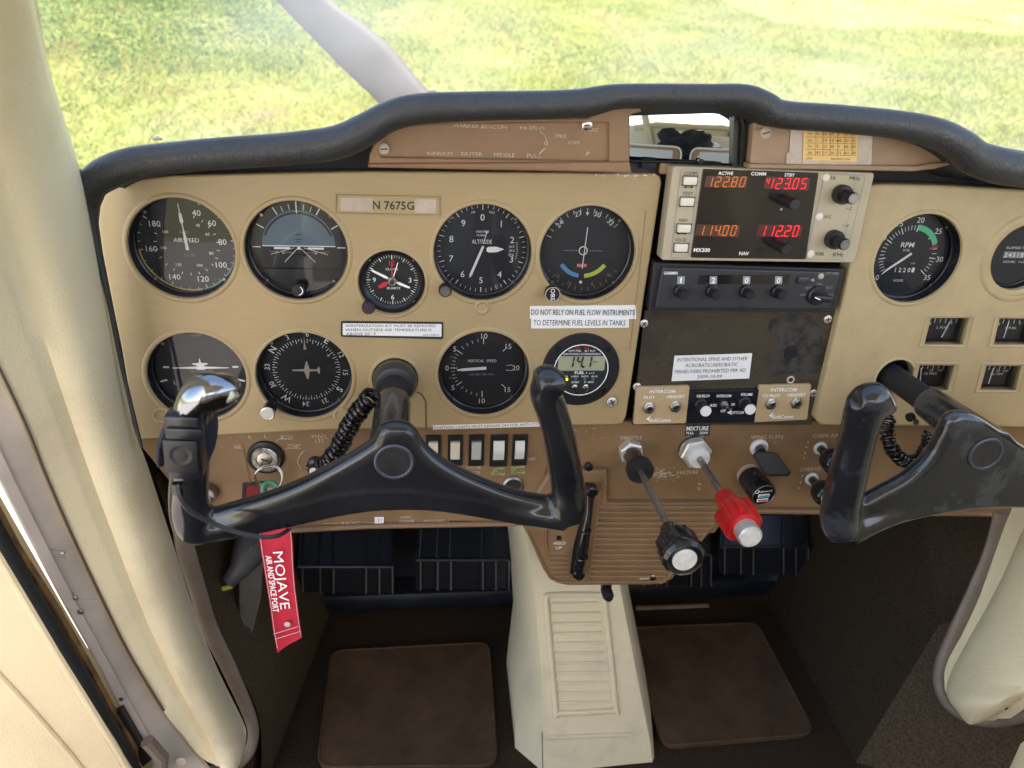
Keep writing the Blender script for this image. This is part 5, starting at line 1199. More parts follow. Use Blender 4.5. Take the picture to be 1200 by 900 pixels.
strokes(body, [
 [(1020,469,YY-.018,27,.012),(1012,486,YY-.014,22,.013),(1004,515,YY-.008,19.5,.0135),(994,555,YY-.004,20.5,.014),(986,590,YY+.004,21,.0145),(984,612,YY+.004,21,.0145),(988,626,YY+.004,18,.012)],
 [(1004,470,YY-.018,14,.011),(1022,468,YY-.019,20,.012),(1038,476,YY-.015,11,.010)],
 [(990,622,YY+.006,18,.014),(1025,608,YY+.0068,15.5,.0105),(1060,596,YY+.0075,15,.0085),(1100,584,YY+.0075,14,.0072)],
 [(1345,600,YY+.006,18,.014),(1300,592,YY+.0068,16,.0105),(1250,582,YY+.0075,15,.0072)],
 [(1000,620,YY+.004,4,.004),(1040,604,YY+.0034,4.5,.004),(1090,585,YY+.003,5,.004),(1140,576,YY+.003,5,.004),(1190,574,YY+.003,5,.004),(1240,580,YY+.003,5,.004),(1300,596,YY+.004,4.5,.004)],
 [(1345,605,YY,20,.0145),(1352,560,YY-.002,20,.014),(1345,510,YY-.008,19,.014),(1330,465,YY-.016,19,.013)]])
cT = Vector((G['colR'][0], -.055, G['colR'][1])); tube(body, [cT, cT+TOW*.050, cT+TOW*.088], [.0146,.0155,.0168], 'yoke', 28, ref=Z_)
me = remeshed(body); fin = MB(); fin.addmesh(me, 'yoke_worn'); T.part('yoke_body', fin, sharp=180)
hub = U(1155,532,YY-.0004)
mb = MB(); torus(mb, hub+TOW*.0002, .0128, .0014, 'bright_ring', TOW, 48, 10, .9); disc(mb, hub+TOW*.0006, .0124, 'yoke_cap', TOW, 36); T.part('hub_cap', mb)
mb = MB(); tube(mb, [U(*p, YY+.0006) for p in smoothpts([(1000,620),(1040,604),(1090,584),(1140,576),(1190,574),(1240,580),(1300,596)], 5)], .0018, 'yoke_worn', 8)
mb = MB(); lathe(mb, [(.004,0),(.004,.004)], U(1069,488,-.062), Vector((-1,-.3,-.2)), 'black', 12); lathe(mb, [(.0024,0),(.0024,.002)], U(1074,494,-.068), Vector((-.8,-.8,-.2)), 'metal_dark', 10); T.part('set_screw', mb)

# coiled cords
def coil(path, R, r, turns, name, label, k=12, wob=0):
    P = [Vector(p) for p in smoothpts(path, k)]; L = [0]
    for i in range(1, len(P)): L.append(L[-1] + (P[i]-P[i-1]).length)
    tot = L[-1]; N = turns*18; pts = []
    def at(s):
        for i in range(1, len(P)):
            if s <= L[i] or i == len(P)-1:
                f = (s-L[i-1])/max(1e-9, L[i]-L[i-1]); return P[i-1].lerp(P[i], f), (P[i]-P[i-1]).normalized()
    for i in range(N+1):
        p, t = at(tot*i/N); s = t.cross(Y_).normalized(); u = s.cross(t); a = 2*PI*turns*i/N
        Rr = R*(1+.08*math.sin(i*.11)); pts.append(p + s*(Rr*math.cos(a)) + u*(Rr*math.sin(a)))
    pts = [P[0]-Vector((0,-.004,0))] + pts + [P[-1]+Vector((0,.004,0))]
    mb = MB(); tube(mb, pts, r, 'black_gloss', 8, ref=Y_); return solo(name, mb, label, 'cord', pts[0], 'black coiled cords')
coil([U(437,463,-.052), U(425,476,-.048), U(411,497,-.044), U(400,519,-.040), U(389,537,-.036), U(378,547,-.030)], .0064, .0020, 17, 'coiled_cord', 'black coiled cord running down left beside the left yoke column')
coil([U(1041,488,-.030), U(1040,510,-.040), U(1048,530,-.045), U(1062,541,-.045), U(1077,538,-.045), U(1087,522,-.045), U(1090,506,-.042)], .0052, .00165, 21, 'coiled_cord', 'black coiled cord looping under the right yoke column')

# red ribbon tag
T = Thing('ribbon_tag', 'red fabric ribbon tag with white MOJAVE lettering hanging under the left yoke', 'key tag', U(322,628,-.03))
rows = [(303,622,341,618,-.034),(305,640,343,634,-.038),(309,665,344,660,-.042),(313,690,346,686,-.046),(317,715,349,711,-.050),(320,738,352,733,-.052),(325,765,354,746,-.054)]
rs_ = smoothpts(rows, 4); mb = MB(); vs = []
for a, b_, c_, d_, y in rs_:
    L_, R_ = U(a, b_, y), U(c_, d_, y)
    for j in range(5): f = j/4; vs.append(L_.lerp(R_, f) + Vector((0, .0012*math.sin(f*PI*1.5), 0)))
n = len(rs_); fs = [(i*5+j, (i+1)*5+j, (i+1)*5+j+1, i*5+j+1) for i in range(n-1) for j in range(4)]
o_ = len(vs); vs += [v + Vector((0, .0010, 0)) for v in vs]; fs2 = [tuple(reversed([q+o_ for q in f])) for f in fs]
edge = [(i*5, i*5+o_, (i+1)*5+o_, (i+1)*5) for i in range(n-1)] + [(i*5+4, (i+1)*5+4, (i+1)*5+4+o_, i*5+4+o_) for i in range(n-1)] + [((n-1)*5+j, (n-1)*5+j+o_, (n-1)*5+j+1+o_, (n-1)*5+j+1) for j in range(4)]
mb.add(vs, fs+fs2+edge, 'tag_red'); T.part('ribbon', mb)
A_, B_ = U(325,639,-.0405), U(339,745,-.0565); dn = (B_-A_).normalized(); ac = (U(343,680,-.046)-U(312,684,-.046)).normalized(); ac = (ac - dn*ac.dot(dn)).normalized()
def on(px, py): return U(px, py, -.0375-(py-625)*.000155) 
mb = MB()
text(mb, 'MOJAVE', on(330.5,679)+TOW*.0018, dn, ac, .0088, 'paint_white', .058)
text(mb, 'AIR AND SPACE PORT', on(319.5,683)+TOW*.0018, dn, ac, .0052, 'paint_white', .057, bold=True)
T.part('lettering', mb)
mb = MB()
for off in (.04, .96):
    tube(mb, [U(a+(c_-a)*off, b_+(d_-b_)*off, y-.0012) for a, b_, c_, d_, y in rs_[:-1]], .0003, 'stitch', 5)
for q in ((321,742),(322.5,748)): tube(mb, [on(*q)+TOW*.0012, on(q[0]+29,q[1]-9)+TOW*.0012], .0003, 'stitch', 5)
lathe(mb, [(.003,0),(.0024,.0006)], on(337,731)+TOW*.001, TOW, 'stitch', 14)
T.part('stitching', mb)
# ---------------------------------------------------------------- cabin sides, footwell, console
def loft(mb, rows, m, prof, back=.02, closed=False):
    """rows: (Lpx, Lpy, Ly, Rpx, Rpy, Ry); prof: (f, rise toward pilot)"""
    pr = prof; n = len(pr); vs = []; rr = smoothpts(rows, 4)
    for a, b, y0, c, d, y1 in rr:
        L_, R_ = U(a, b, y0), U(c, d, y1); nrm = (R_-L_).cross(Z_).normalized(); nrm = nrm if nrm.y < 0 else -nrm
        for f, h in pr: vs.append(L_.lerp(R_, f) + nrm*h)
        vs.append(R_ + Y_*.0025); vs.append(L_ + Y_*back)
    k = n+2; fs = []
    for i in range(len(rr)-1):
        for j in range(k): j2 = (j+1) % k; fs.append((i*k+j, (i+1)*k+j, (i+1)*k+j2, i*k+j2))
    fs.append(tuple(range(k))); fs.append(tuple(reversed([(len(rr)-1)*k+j for j in range(k)])))
    mb.add(vs, fs, m)
rows = [(-330,-90,-.34,24,-90,-.27),(-260,-10,-.30,40,0,-.20),(-200,80,-.26,58,90,-.12),(-130,190,-.21,89,190,-.055),(-70,290,-.17,109,280,-.030),(-22,390,-.13,130,380,-.022),(27,493,-.105,154,497,-.018),(53,558,-.095,171,545,-.016),(84,629,-.088,202,640,-.014),
        (115,695,-.082,228,722,-.016),(151,767,-.080,256,790,-.022),(191,833,-.080,283,845,-.034),(214,862,-.082,288,862,-.046),(226,878,-.083,286,876,-.056),(238,889,-.083,278,888,-.066),(248,894,-.080,262,894,-.072)]
T = Thing('door_post', 'tall cream moulded door post along the left side of the photo', 'door post', U(255,893,-.07))
mb = MB(); loft(mb, rows, 'cream', [(0,.0),(.03,.002),(.16,.003),(.20,.0055),(.24,.0058),(.345,.0070),(.375,.0165),(.50,.0215),(.64,.0215),(.80,.016),(.92,.008),(1,0)]); T.part('moulded_cover', mb, sharp=60)
mb = MB(); tube(mb, [U(r_[0]+1, r_[1], r_[2]-.001) for r_ in smoothpts(rows[4:12], 4)], .0011, 'ink_brown', 6); T.part('seam_line', mb)
# grey metal door sill strip
srow = [(-110,330,-.14,-60,318,-.118),(-60,430,-.125,-12,420,-.105),(-24,515,-.115,27,493,-.100),(0,566,-.110,53,558,-.090),(38,640,-.105,84,629,-.083),(72,704,-.100,115,695,-.078),(108,768,-.098,151,767,-.076),(144,836,-.098,191,833,-.076),(182,905,-.10,238,893,-.082),(205,945,-.10,270,930,-.085)]
mb = MB(); loft(mb, srow, 'sill_metal', [(0,0),(.04,.0015),(.30,.0020),(.36,.0005),(.42,.0002),(.95,.0006),(1,-.0006)], .008)
T2 = Thing('door_frame_strip', 'scuffed grey metal door frame strip running beside the cream door post', 'door frame', U(205,897,-.09))
T2.part('metal_strip', mb, sharp=25)
def onstrip(px, py): return U(px, py, -.0935)
for px, py, r in ((76,645,.0022),(91,697,.0024),(97,713,.0028),(144,815,.0020),(214,888,.0048),(172,868,.0030)):
    mb = MB(); lathe(mb, [(r,0),(r*.9,.0006),(r*.5,.0008)], onstrip(px, py)+TOW*.004, TOW, 'metal_dark' if r < .004 else 'tape', 16); T2.part('rivet', mb)
mb = MB()
for a, b_, c_, d_ in ((53,640,80,643),(53,640,55,648),(55,648,80,651),(86,690,89,699),(89,699,113,699)):
    tube(mb, [onstrip(a,b_)+TOW*.0030, onstrip(c_,d_)+TOW*.0030], .0003, 'metal_dark', 5)
T2.part('striker_outline', mb)
# black rubber and weathered seal, and the open door
def band(mb, A, B, y, m, thick=.006):
    n = len(A); P = [U(*p, y) for p in A]; Q = [U(*p, y) for p in B]; vs = P+Q+[p+Y_*thick for p in P]+[p+Y_*thick for p in Q]
    fs = []
    for i in range(n-1): fs += [(i, i+1, n+i+1, n+i), (2*n+i, 3*n+i, 3*n+i+1, 2*n+i+1), (i, 2*n+i, 2*n+i+1, i+1), (n+i, n+i+1, 3*n+i+1, 3*n+i)]
    fs += [(0,n,3*n,2*n), (n-1,3*n-1,4*n-1,2*n-1)]; mb.add(vs, fs, m)
T3 = Thing('open_door', 'cream inner panel of the open left cabin door at the bottom left corner', 'door', U(151,900,-.12))
e0 = [(-60,548),(0,650),(33,705),(67,762),(100,815),(133,869),(151,900),(180,955)]
mb = MB(); band(mb, e0, [(-420,548),(-420,650),(-420,705),(-420,762),(-420,815),(-420,869),(-420,900),(-420,955)], -.120, 'door_cream', .030)
tube(mb, [U(*p,-.119) for p in e0], .004, 'door_cream', 10)
tube(mb, [U(*p,-.1195) for p in ((-60,735),(0,790),(40,833),(85,885),(120,930))], .0030, 'door_cream', 10)
T3.part('door_panel', mb)
e1 = [(-50,520),(0,622),(30,676),(62,728),(98,790),(130,850),(150,885),(178,945)]
mb = MB(); P = [tuple((a+b)/2 for a, b in zip(p, q)) for p, q in zip(e0, e1)]
tube(mb, [U(*p,-.115) for p in smoothpts(P, 3)], (.0068), 'rubber', 12); T3.part('rubber_seal', mb)
e2 = [(-45,525),(0,608),(18,642),(39,675),(66,717),(99,775),(134,840),(158,878)]
mb = MB(); band(mb, [(a+2,b+2) for a,b in e2], [(a-9,b+10) for a,b in e1], -.108, 'weathered', .006); T3.part('weathered_edge', mb)
mb = MB(); band(mb, [(134,836),(142,832),(165,872),(178,890)], [(122,850),(135,868),(148,892),(160,905)], -.104, 'rubber', .006); tube(mb, [U(172,868,-.108), U(190,888,-.108), U(186,912,-.108)], .006, 'welt', 10)
T2.part('sill_corner', mb)
# vinyl welt round the left footwell opening
mb = MB(); pts = smoothpts([(212,618,.012,12),(219,650,.008,14),(231,690,.004,13),(245,735,0,13),(267,780,-.006,12),(289,829,-.014,10.5),(297,858,-.024,9),(290,884,-.036,9),(270,900,-.05,9),(240,906,-.06,9)], 5)
tube(mb, [U(a, b_, y) for a, b_, y, w in pts], [(w*.00066, .0055) for a, b_, y, w in pts], 'welt', 14)
solo('footwell_trim', mb, 'brown vinyl edge trim round the left footwell beside the cream door post', 'edge trim', U(299,870,-.03))

ZF = -.76
# floor and firewall
def quadmesh(mb, P, m, n=1):
    mb.add(P, [(0,1,2,3)], m)
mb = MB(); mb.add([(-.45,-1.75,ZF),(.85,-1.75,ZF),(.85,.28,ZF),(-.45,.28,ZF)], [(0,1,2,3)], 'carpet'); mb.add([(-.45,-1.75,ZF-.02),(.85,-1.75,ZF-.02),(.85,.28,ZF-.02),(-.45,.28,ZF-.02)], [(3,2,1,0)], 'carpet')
struct('floor', mb)
mb = MB(); rbox(mb, (.2,.29,-.46), (1.2,.012,.62), 'firewall', 0); rbox(mb, (.2,.262,-.735), (1.1,.036,.030), 'navy', .008)
for px, py in ((394,747),(453,745),(553,706),(434,704),(737,676),(850,695),(736,712)): lathe(mb, [(.0048,0),(.0040,.003)], U(px, py, .243 if py > 730 else .283), TOW, 'metal', 12)
for i in range(7): tube(mb, [(-.1+i*.13, .283, -.30), (-.1+i*.13, .283, -.72)], .004, 'navy', 8)
tube(mb, [U(745,713,.24), U(830,710,.24)], .004, 'welt', 8)
solo('firewall', mb, 'dark navy firewall bulkhead behind the rudder pedals', 'bulkhead', (.2,.28,ZF))
# left kick wall
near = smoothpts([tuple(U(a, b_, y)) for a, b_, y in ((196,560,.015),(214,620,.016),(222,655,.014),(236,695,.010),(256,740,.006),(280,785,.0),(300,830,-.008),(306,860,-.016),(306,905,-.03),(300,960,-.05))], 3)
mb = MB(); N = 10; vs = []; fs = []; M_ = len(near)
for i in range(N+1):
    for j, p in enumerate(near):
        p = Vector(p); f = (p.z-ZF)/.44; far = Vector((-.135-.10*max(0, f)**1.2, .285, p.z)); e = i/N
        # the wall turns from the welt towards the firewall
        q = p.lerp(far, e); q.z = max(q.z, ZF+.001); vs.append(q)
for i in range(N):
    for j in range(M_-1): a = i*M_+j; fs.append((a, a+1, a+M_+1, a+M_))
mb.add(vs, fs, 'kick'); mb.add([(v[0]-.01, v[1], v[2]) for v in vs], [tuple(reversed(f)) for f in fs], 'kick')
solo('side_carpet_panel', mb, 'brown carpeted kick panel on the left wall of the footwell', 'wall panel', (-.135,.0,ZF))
# grey flap and duct
T = Thing('vent_duct', 'grey air duct with a hanging grey flap in the left footwell', 'air duct', U(290,770,.04))
mb = MB(); tube(mb, [U(*p, y) for *p, y in ((300,620,.10),(292,648,.07),(280,668,.05),(268,682,.045))], [.020,.018,.011,.008], 'grey_duct', 14); T.part('duct', mb)
mb = MB(); slab(mb, [U(282,665,.05), U(296,640,.06), U(310,630,.08), U(306,700,.06), U(288,772,.04), U(283,735,.045)], 'flap', .002); T.part('flap', mb)
mb = MB(); tube(mb, [U(261,690,.043), U(272,687,.043)], .0026, 'cdi_yellow', 8); T.part('yellow_clip', mb)
# carpet mats
def matt(px, z, label):
    P = rounded([(UZ(a, b, z).x, UZ(a, b, z).y) for a, b in px], .018, 5)
    me = curve_mesh([P[::-1] if False else P], ext=.003, bev=.0015); mb = MB(); mb.addmesh(me, 'floormat', lambda v: Vector((v.x, v.y, z-.004+v.z)))
    pts = [Vector((a, b, z+.0002)) for a, b in P]; tube(mb, pts+[pts[0]], .0016, 'floormat', 6, False, ref=Z_)
    q = UZ(px[2][0], px[2][1], z); return solo('floor_mat', mb, label, 'floor mat', (q.x, q.y, z-.006), 'brown floor mats')
matt([(372,899),(582,896),(573,753),(389,763)], ZF+.010, 'brown rubber floor mat below the left pair of rudder pedals')
matt([(777,874),(955,859),(887,730),(735,736)], ZF+.010, 'brown rubber floor mat in the right footwell beside the cream tunnel')
# pedals
def pedal(x0, x1, t, f, b, y, label, s=1):
    """t..f upper plate leaning away, f..b lower front face with raised ribs"""
    T = Thing('rudder_pedal', label, 'rudder pedal', U((x0+x1)/2, b, y), 'dark blue rudder pedals')
    A = U(x0, t, y+.040); B = U(x1, t, y+.040); C_ = U(x1+1, f, y); D_ = U(x0-3, f, y); E_ = U(x1+1, b, y+.006); G_ = U(x0-3, b, y+.006)
    mb = MB(); slab(mb, [D_, C_, B, A], 'pedal', .003); slab(mb, [G_, E_, C_, D_], 'pedal', .003)
    # rolled lip and dark backing between
    tube(mb, [D_, C_], .0030, 'pedal', 8); T.part('pedal_plate', mb)
    for g in (.04,.22,.36,.70,.84,.98):
        mb = MB(); p, q = D_.lerp(C_, g)+TOW*.001, G_.lerp(E_, g)+TOW*.001; tube(mb, [p, q], .0020, 'pedal', 8)
        tube(mb, [p+Vector((.0016,-.0012,0)), q+Vector((.0016,-.0012,0))], .0012, 'rib_highlight', 6)
        r = A.lerp(B, g)+TOW*.001; tube(mb, [p, p.lerp(r, .9)], .0016, 'pedal', 8); T.part('tread_rib', mb)
    mb = MB(); m_ = (G_+E_)/2; tube(mb, [m_+Vector((0,.006,.01)), m_+Vector((0,.05,-.03))], .007, 'navy', 10); T.part('pedal_arm', mb)
pedal(352,460,619,664,694,.185,'leftmost dark blue rudder pedal, just right of the red ribbon')
pedal(490,596,616,656,690,.185,'dark blue rudder pedal next to the cream tunnel on the left side')
pedal(846,946,604,641,672,.205,'rightmost dark blue rudder pedal, under the red mixture knob')
pedal(752,832,604,650,686,.205,'dark blue rudder pedal partly hidden behind the ribbed quadrant')
# console / tunnel cover
T = Thing('centre_tunnel_cover', 'cream plastic tunnel cover with a ribbed recess between the footwells', 'console', UZ(690,900,ZF))
def CY(py): return .085 - (py-620)*.00038
def cp(px, py, off=0): v = U(px, py, CY(py)); return v + TOW*off
mb = MB()
fl = [(612,615),(620,648),(626,690),(634,780),(636,857),(637,905),(638,960)]; fr = [(720,615),(722,648),(727,690),(744,780),(762,871),(766,905),(772,960)]
vs = []; fs = []
for ri, ((a, b), (c_, d_)) in enumerate(zip(fl, fr)):
    L_, R_ = cp(a, b), cp(c_, d_); sk = [0,0,0,.002,.013,.015,.015][ri]
    vs += [L_ + Vector((-.012-sk,.15,-.035)), L_ + Vector((-.014-sk,.05-sk,-.002)), L_ + Vector((-.005,.007,0)), L_ + Vector((0,0,0)), R_, R_ + Vector((.004,.006,0)), R_ + Vector((.014,.05,0)), R_ + Vector((.03,.12,-.02))]
for i in range(len(fl)-1):
    for j in range(7): a = i*8+j; fs.append((a, a+8, a+9, a+1))
mb.add(vs, fs, 'console')
# skirt spreading over the floor at the left and step across the front
q = [UZ(600,905,ZF+.003), UZ(591,820,ZF+.003), UZ(600,800,ZF+.01)]
T.part('tunnel_shell', mb, sharp=40)
mb = MB(); 
tube(mb, [cp(*p, .0004) for p in smoothpts([(641,700),(640,708),(651,829),(655,835),(717,832),(721,826),(708,702),(703,697),(645,697),(641,700)], 3)], .0036, 'console', 10)
mb.v = [tuple(Vector(v)) for v in mb.v]
for i in range(11):
    y = 707 + i*11.6; f = i/10; tube(mb, [cp(646+8*f, y, .0006), cp(701+14*f, y-.8, .0006)], .0017, 'console', 8)
T.part('ribbed_recess', mb)
mb = MB()
for i in range(11):
    y = 712.5 + i*11.6; f = i/10; A_ = [cp(645+8*f, y-5, .0002), cp(645.8+8*f, y+5.5, .0002), cp(702.6+14*f, y+5, .0002), cp(701+14*f, y-5.5, .0002)]; slab(mb, A_, 'console', .001)
T.part('rib_fields', mb); mb = MB(); tube(mb, [cp(636,864,.0003), cp(740,860,.0003)], .0024, 'console', 8)
tube(mb, [cp(635,857,.0004), cp(636,905,.0004)], .0004, 'ink_brown', 5)
T.part('step_mouldings', mb)

# right side: carpet coloured dark for shade on the wall, paler for daylight by the door, vinyl welt, cream post
F1, F2 = UZ(898,717,ZF), UZ(1003,893,ZF); F1.y = min(F1.y, .28)
def wallgrid(mb, A, B, C_, D_, m, n=10, k=10):
    """A-B bottom, D-C top"""
    vs = []; fs = []
    for i in range(n+1):
        for j in range(k+1): vs.append(A.lerp(B, i/n).lerp(D_.lerp(C_, i/n), j/k))
    for i in range(n):
        for j in range(k): a = i*(k+1)+j; fs.append((a, a+1, a+k+2, a+k+1))
    mb.add(vs, fs, m)
mb = MB(); wallgrid(mb, F1+Vector((.01,.02,0)), F2, U(1100,733,-.01), Vector((F1.x+.12,.29,-.30)), 'carpet'); wallgrid(mb, U(1100,733,-.01), U(1230,690,-.03), U(1215,560,.03), Vector((F1.x+.12,.29,-.30)), 'carpet'); solo('side_carpet_panel', mb, 'carpeted side wall of the right footwell, coloured dark as if shaded', 'wall panel', F1.lerp(F2,.5))
mb = MB(); wallgrid(mb, F2, U(1240,960,-.16), U(1330,690,-.12), U(1100,733,-.01), 'carpet_daylit', 16, 16)
solo('door_side_carpet', mb, 'brown carpet coloured paler as if daylit, beside the cream post at the bottom right', 'carpet', F2)
mb = MB(); pts = smoothpts([(1176,600,-.010,17),(1165,640,-.014,16),(1146,685,-.020,15),(1122,735,-.03,13.5),(1105,772,-.04,11.5),(1100,800,-.055,9),(1111,826,-.07,8),(1138,843,-.085,8),(1170,846,-.10,8),(1205,838,-.12,8),(1240,826,-.135,8)], 5)
tube(mb, [U(a, b_, y-.018) for a, b_, y, w in pts], [(w*.00062, .0060) for a, b_, y, w in pts], 'welt', 14)
solo('footwell_trim', mb, 'brown vinyl edge trim curving round the foot of the right cream post', 'edge trim', U(1111,826,-.09))
rows = [(1235,500,-.06,1420,500,-.20),(1210,590,-.055,1400,600,-.19),(1188,642,-.055,1380,660,-.18),(1158,705,-.058,1360,720,-.17),(1132,752,-.064,1310,765,-.16),(1112,790,-.075,1260,790,-.15),(1109,815,-.088,1215,808,-.14),(1128,835,-.10,1175,834,-.125),(1150,842,-.11,1158,841,-.118)]
mb = MB(); loft(mb, rows, 'cream', [(0,-.004),(.03,.004),(.10,.010),(.25,.018),(.45,.022),(.70,.018),(.9,.008),(1,0)])
solo('door_post', mb, 'cream moulded door post at the bottom right edge of the photo', 'door post', U(1140,842,-.11))
mb = MB(); slab(mb, [U(1150,843,-.117), U(1184,842,-.13), U(1260,790,-.16), U(1420,700,-.2), U(1420,650,-.2), U(1215,788,-.14)], 'console', .004); lathe(mb, [(.0022,0),(.0018,.0006)], U(1179,830,-.131), TOW, 'metal_dark', 10)
solo('door_sill', mb, 'white sill strip beside the foot of the right cream post', 'door sill', U(1180,843,-.13))
mb = MB(); rbox(mb, U(1228,900,-.20), (.05,.03,.05), 'cream', .008); solo('seat_rail_cover', mb, 'small cream plastic corner at the right edge below the sill', 'cover', U(1198,900,-.2))

# ---------------------------------------------------------------- the rest of the cabin, behind and above the photographer
def cab(name, mb, label, cat, base, **k): return solo(name, mb, label, cat, base, **k)
# headliner: a curved shell
mb = MB(); vs = []; fs = []; NX, NY = 12, 12
for i in range(NX+1):
    for j in range(NY+1):
        x = -.36+1.10*i/NX; y = -2.0+1.55*j/NY; u = (x-.19)/.55; vs.append((x, y, .38-.10*u*u - .05*max(0,(-y-1.2))))
for i in range(NX):
    for j in range(NY): a = i*(NY+1)+j; fs.append((a, a+1, a+NY+2, a+NY+1))
mb.add(vs, fs, 'headliner'); mb.add([(v[0], v[1], v[2]+.03) for v in vs], [tuple(reversed(f)) for f in fs], 'aircraft_white')
cab('cabin_roof', mb, 'pale headliner of the cabin roof above the seats', 'roof', (.19,-1,.30))
mb = MB(); rbox(mb, (.80,-.9,-.46), (.03,1.7,.62), 'cream', .008); rbox(mb, (.78,-.9,-.16), (.05,1.7,.03), 'brown_trim', .006); rbox(mb, (.77,-1.3,.06), (.03,.05,.46), 'cream', .01)
tube(mb, [(.78,-.05,-.15),(.75,-.45,.30)], .022, 'cream', 12)
cab('right_door', mb, 'cream inner wall of the closed right cabin door with its window opening', 'door', (.80,-.9,-.76))
mb = MB(); rbox(mb, (-.40,-1.45,-.46), (.03,.65,.62), 'cream', .008); rbox(mb, (-.38,-1.45,-.16), (.05,.65,.03), 'brown_trim', .006); rbox(mb, (-.37,-1.15,.06), (.03,.05,.46), 'cream', .01)
cab('rear_side_wall', mb, 'cream cabin side wall behind the left door opening', 'wall', (-.40,-1.45,-.76))
T = Thing('rear_bulkhead', 'cream rear cabin bulkhead with the rear window above it', 'bulkhead', (.2,-1.9,ZF))
mb = MB(); rbox(mb, (.2,-1.9,-.37), (1.16,.03,.80), 'cream_white', .004); rbox(mb, (.2,-1.72,-.24), (1.16,.36,.02), 'cream_white', .008); rbox(mb, (-.2,-1.86,.10), (.06,.04,.60), 'cream_white', .01, Vector((1,0,.3)), Vector((-.3,0,1))); rbox(mb, (.62,-1.86,.10), (.06,.04,.60), 'welt', .01, Vector((1,0,-.3)), Vector((.3,0,1))); T.part('bulkhead_panel', mb)
mb = MB(); tube(mb, [(-.3,-1.88,.01),(-.1,-1.88,.05),(.5,-1.88,.05),(.72,-1.88,.01)], .025, 'cream_white', 10); rbox(mb, (.33,-1.80,-.13), (.50,.14,.20), 'cream', .015); rbox(mb, (.33,-1.725,-.10), (.40,.008,.10), 'seat_white', .004); T.part('window_surround', mb)
for sx, lab in ((-.02,'pilot seat with tan bordered pale back, seen only in the mirror'),(.42,'passenger seat with tan bordered pale back, seen only in the mirror')):
    T = Thing('cockpit_chair', lab, 'seat', (sx,-1.15,ZF), 'cabin seats')
    mb = MB(); rbox(mb, (sx,-1.26,-.36), (.38,.09,.48), 'seat_vinyl', .03, X_, Vector((0,-.1,1))); T.part('backrest', mb)
    mb = MB(); rbox(mb, (sx,-1.212,-.38), (.28,.03,.40), 'seat_white', .012, X_, Vector((0,-.1,1))); mb.v = [(x, y, z+.045) for x, y, z in mb.v]; T.part('back_insert', mb)
    mb = MB(); pts = rounded([(sx-.19,-.60),(sx+.19,-.60),(sx+.19,-.115),(sx-.19,-.115)], .05, 5); pts = [Vector((a, -1.215-(b+.36)*.1, b)) for a, b in pts]; tube(mb, pts+[pts[0]], .006, 'paper', 8, False, ref=Y_); T.part('piping', mb)
    mb = MB(); rbox(mb, (sx,-1.02,-.60), (.40,.38,.10), 'seat_vinyl', .03); T.part('cushion', mb)
# dark jacket draped between the seats and the shelf
b = bmesh.new(); bmesh.ops.create_icosphere(b, subdivisions=4, radius=1)
for v in b.verts:
    n = v.co.copy(); w = .22*math.sin(5*n.x+2)*math.cos(4*n.z+n.y*3) + .12*math.sin(11*n.x*n.z+3*n.y) + .06*math.sin(23*n.x)*math.cos(19*n.y)
    v.co = Vector((n.x*.17*(1+w), n.y*.11*(1+w), max(-.5, n.z)*.10*(1+w*1.3)))
mb = MB(); mb.bm(b, 'jacket', Matrix.Translation((.20,-1.50,-.13)) @ Matrix.Scale(1.25, 4)); cab('dark_jacket', mb, 'crumpled dark blue jacket lying on the rear shelf, seen in the mirror', 'jacket', (.20,-1.55,-.24))
mb = MB(); rbox(mb, (-.295,.185,-.50), (.012,.37,.52), 'kick', .002); rbox(mb, (.86,.14,-.44), (.012,.30,.66), 'kick', .002, X_, Z_)
mb2 = MB(); mb2.add(mb.v[:len(mb.v)//2], [f for f in mb.f if max(f) < len(mb.v)//2], 'kick'); solo('fuselage_side', mb2, 'dark lined fuselage side behind the left cream door post, ahead of the open door', 'wall', (-.295,.185,-.76))
# windscreen
T = Thing('windscreen', 'curved clear windscreen with faint smears and painted reflection haze above the glareshield', 'windscreen', (.19,.42,-.15))
mb = MB(); vs = []; fs = []; NX, NZ = 20, 10
for j in range(NZ+1):
    f = j/NZ
    for i in range(NX+1):
        x = -.33+1.04*i/NX; u = (x-.19)/.52; y = (.44-.16*u*u)*(1-f) + (-.44)*f; z = (-.16-.04*u*u)*(1-f) + (.36-.08*u*u)*f; vs.append((x, y, z))
for j in range(NZ):
    for i in range(NX): a = j*(NX+1)+i; fs.append((a, a+1, a+NX+2, a+NX+1))
mb.add(vs, fs, 'windshield_glass'); T.part('glass', mb, sharp=180)
# nose cowling and propeller
mb = MB(); vs = []; fs = []
st = [(.30,.40,.20,-.33),(.60,.37,.17,-.34),(.95,.31,.13,-.36),(1.15,.22,.10,-.38),(1.20,.10,.06,-.40)]
for y, w, h, zc in st:
    for i in range(24):
        t = 2*PI*i/24; c_, s_ = math.cos(t), math.sin(t); vs.append((.19+w*math.copysign(abs(c_)**.6, c_), y, zc+(h if s_ > 0 else .30)*math.copysign(abs(s_)**.7, s_)))
for k in range(len(st)-1):
    for i in range(24): j = (i+1) % 24; fs.append((k*24+i, k*24+j, (k+1)*24+j, (k+1)*24+i))
fs.append(tuple(range(4*24, 5*24))); mb.add(vs, fs, 'aircraft_white')
cab('engine_cowling', mb, 'white engine cowling ahead of the windscreen, below the line of sight', 'cowling', (.19,.7,-.6))
T = Thing('propeller', 'grey propeller blade slanting across the grass beyond the windscreen', 'propeller', U(640,300,1.24))
HB = U(648,300,1.24)
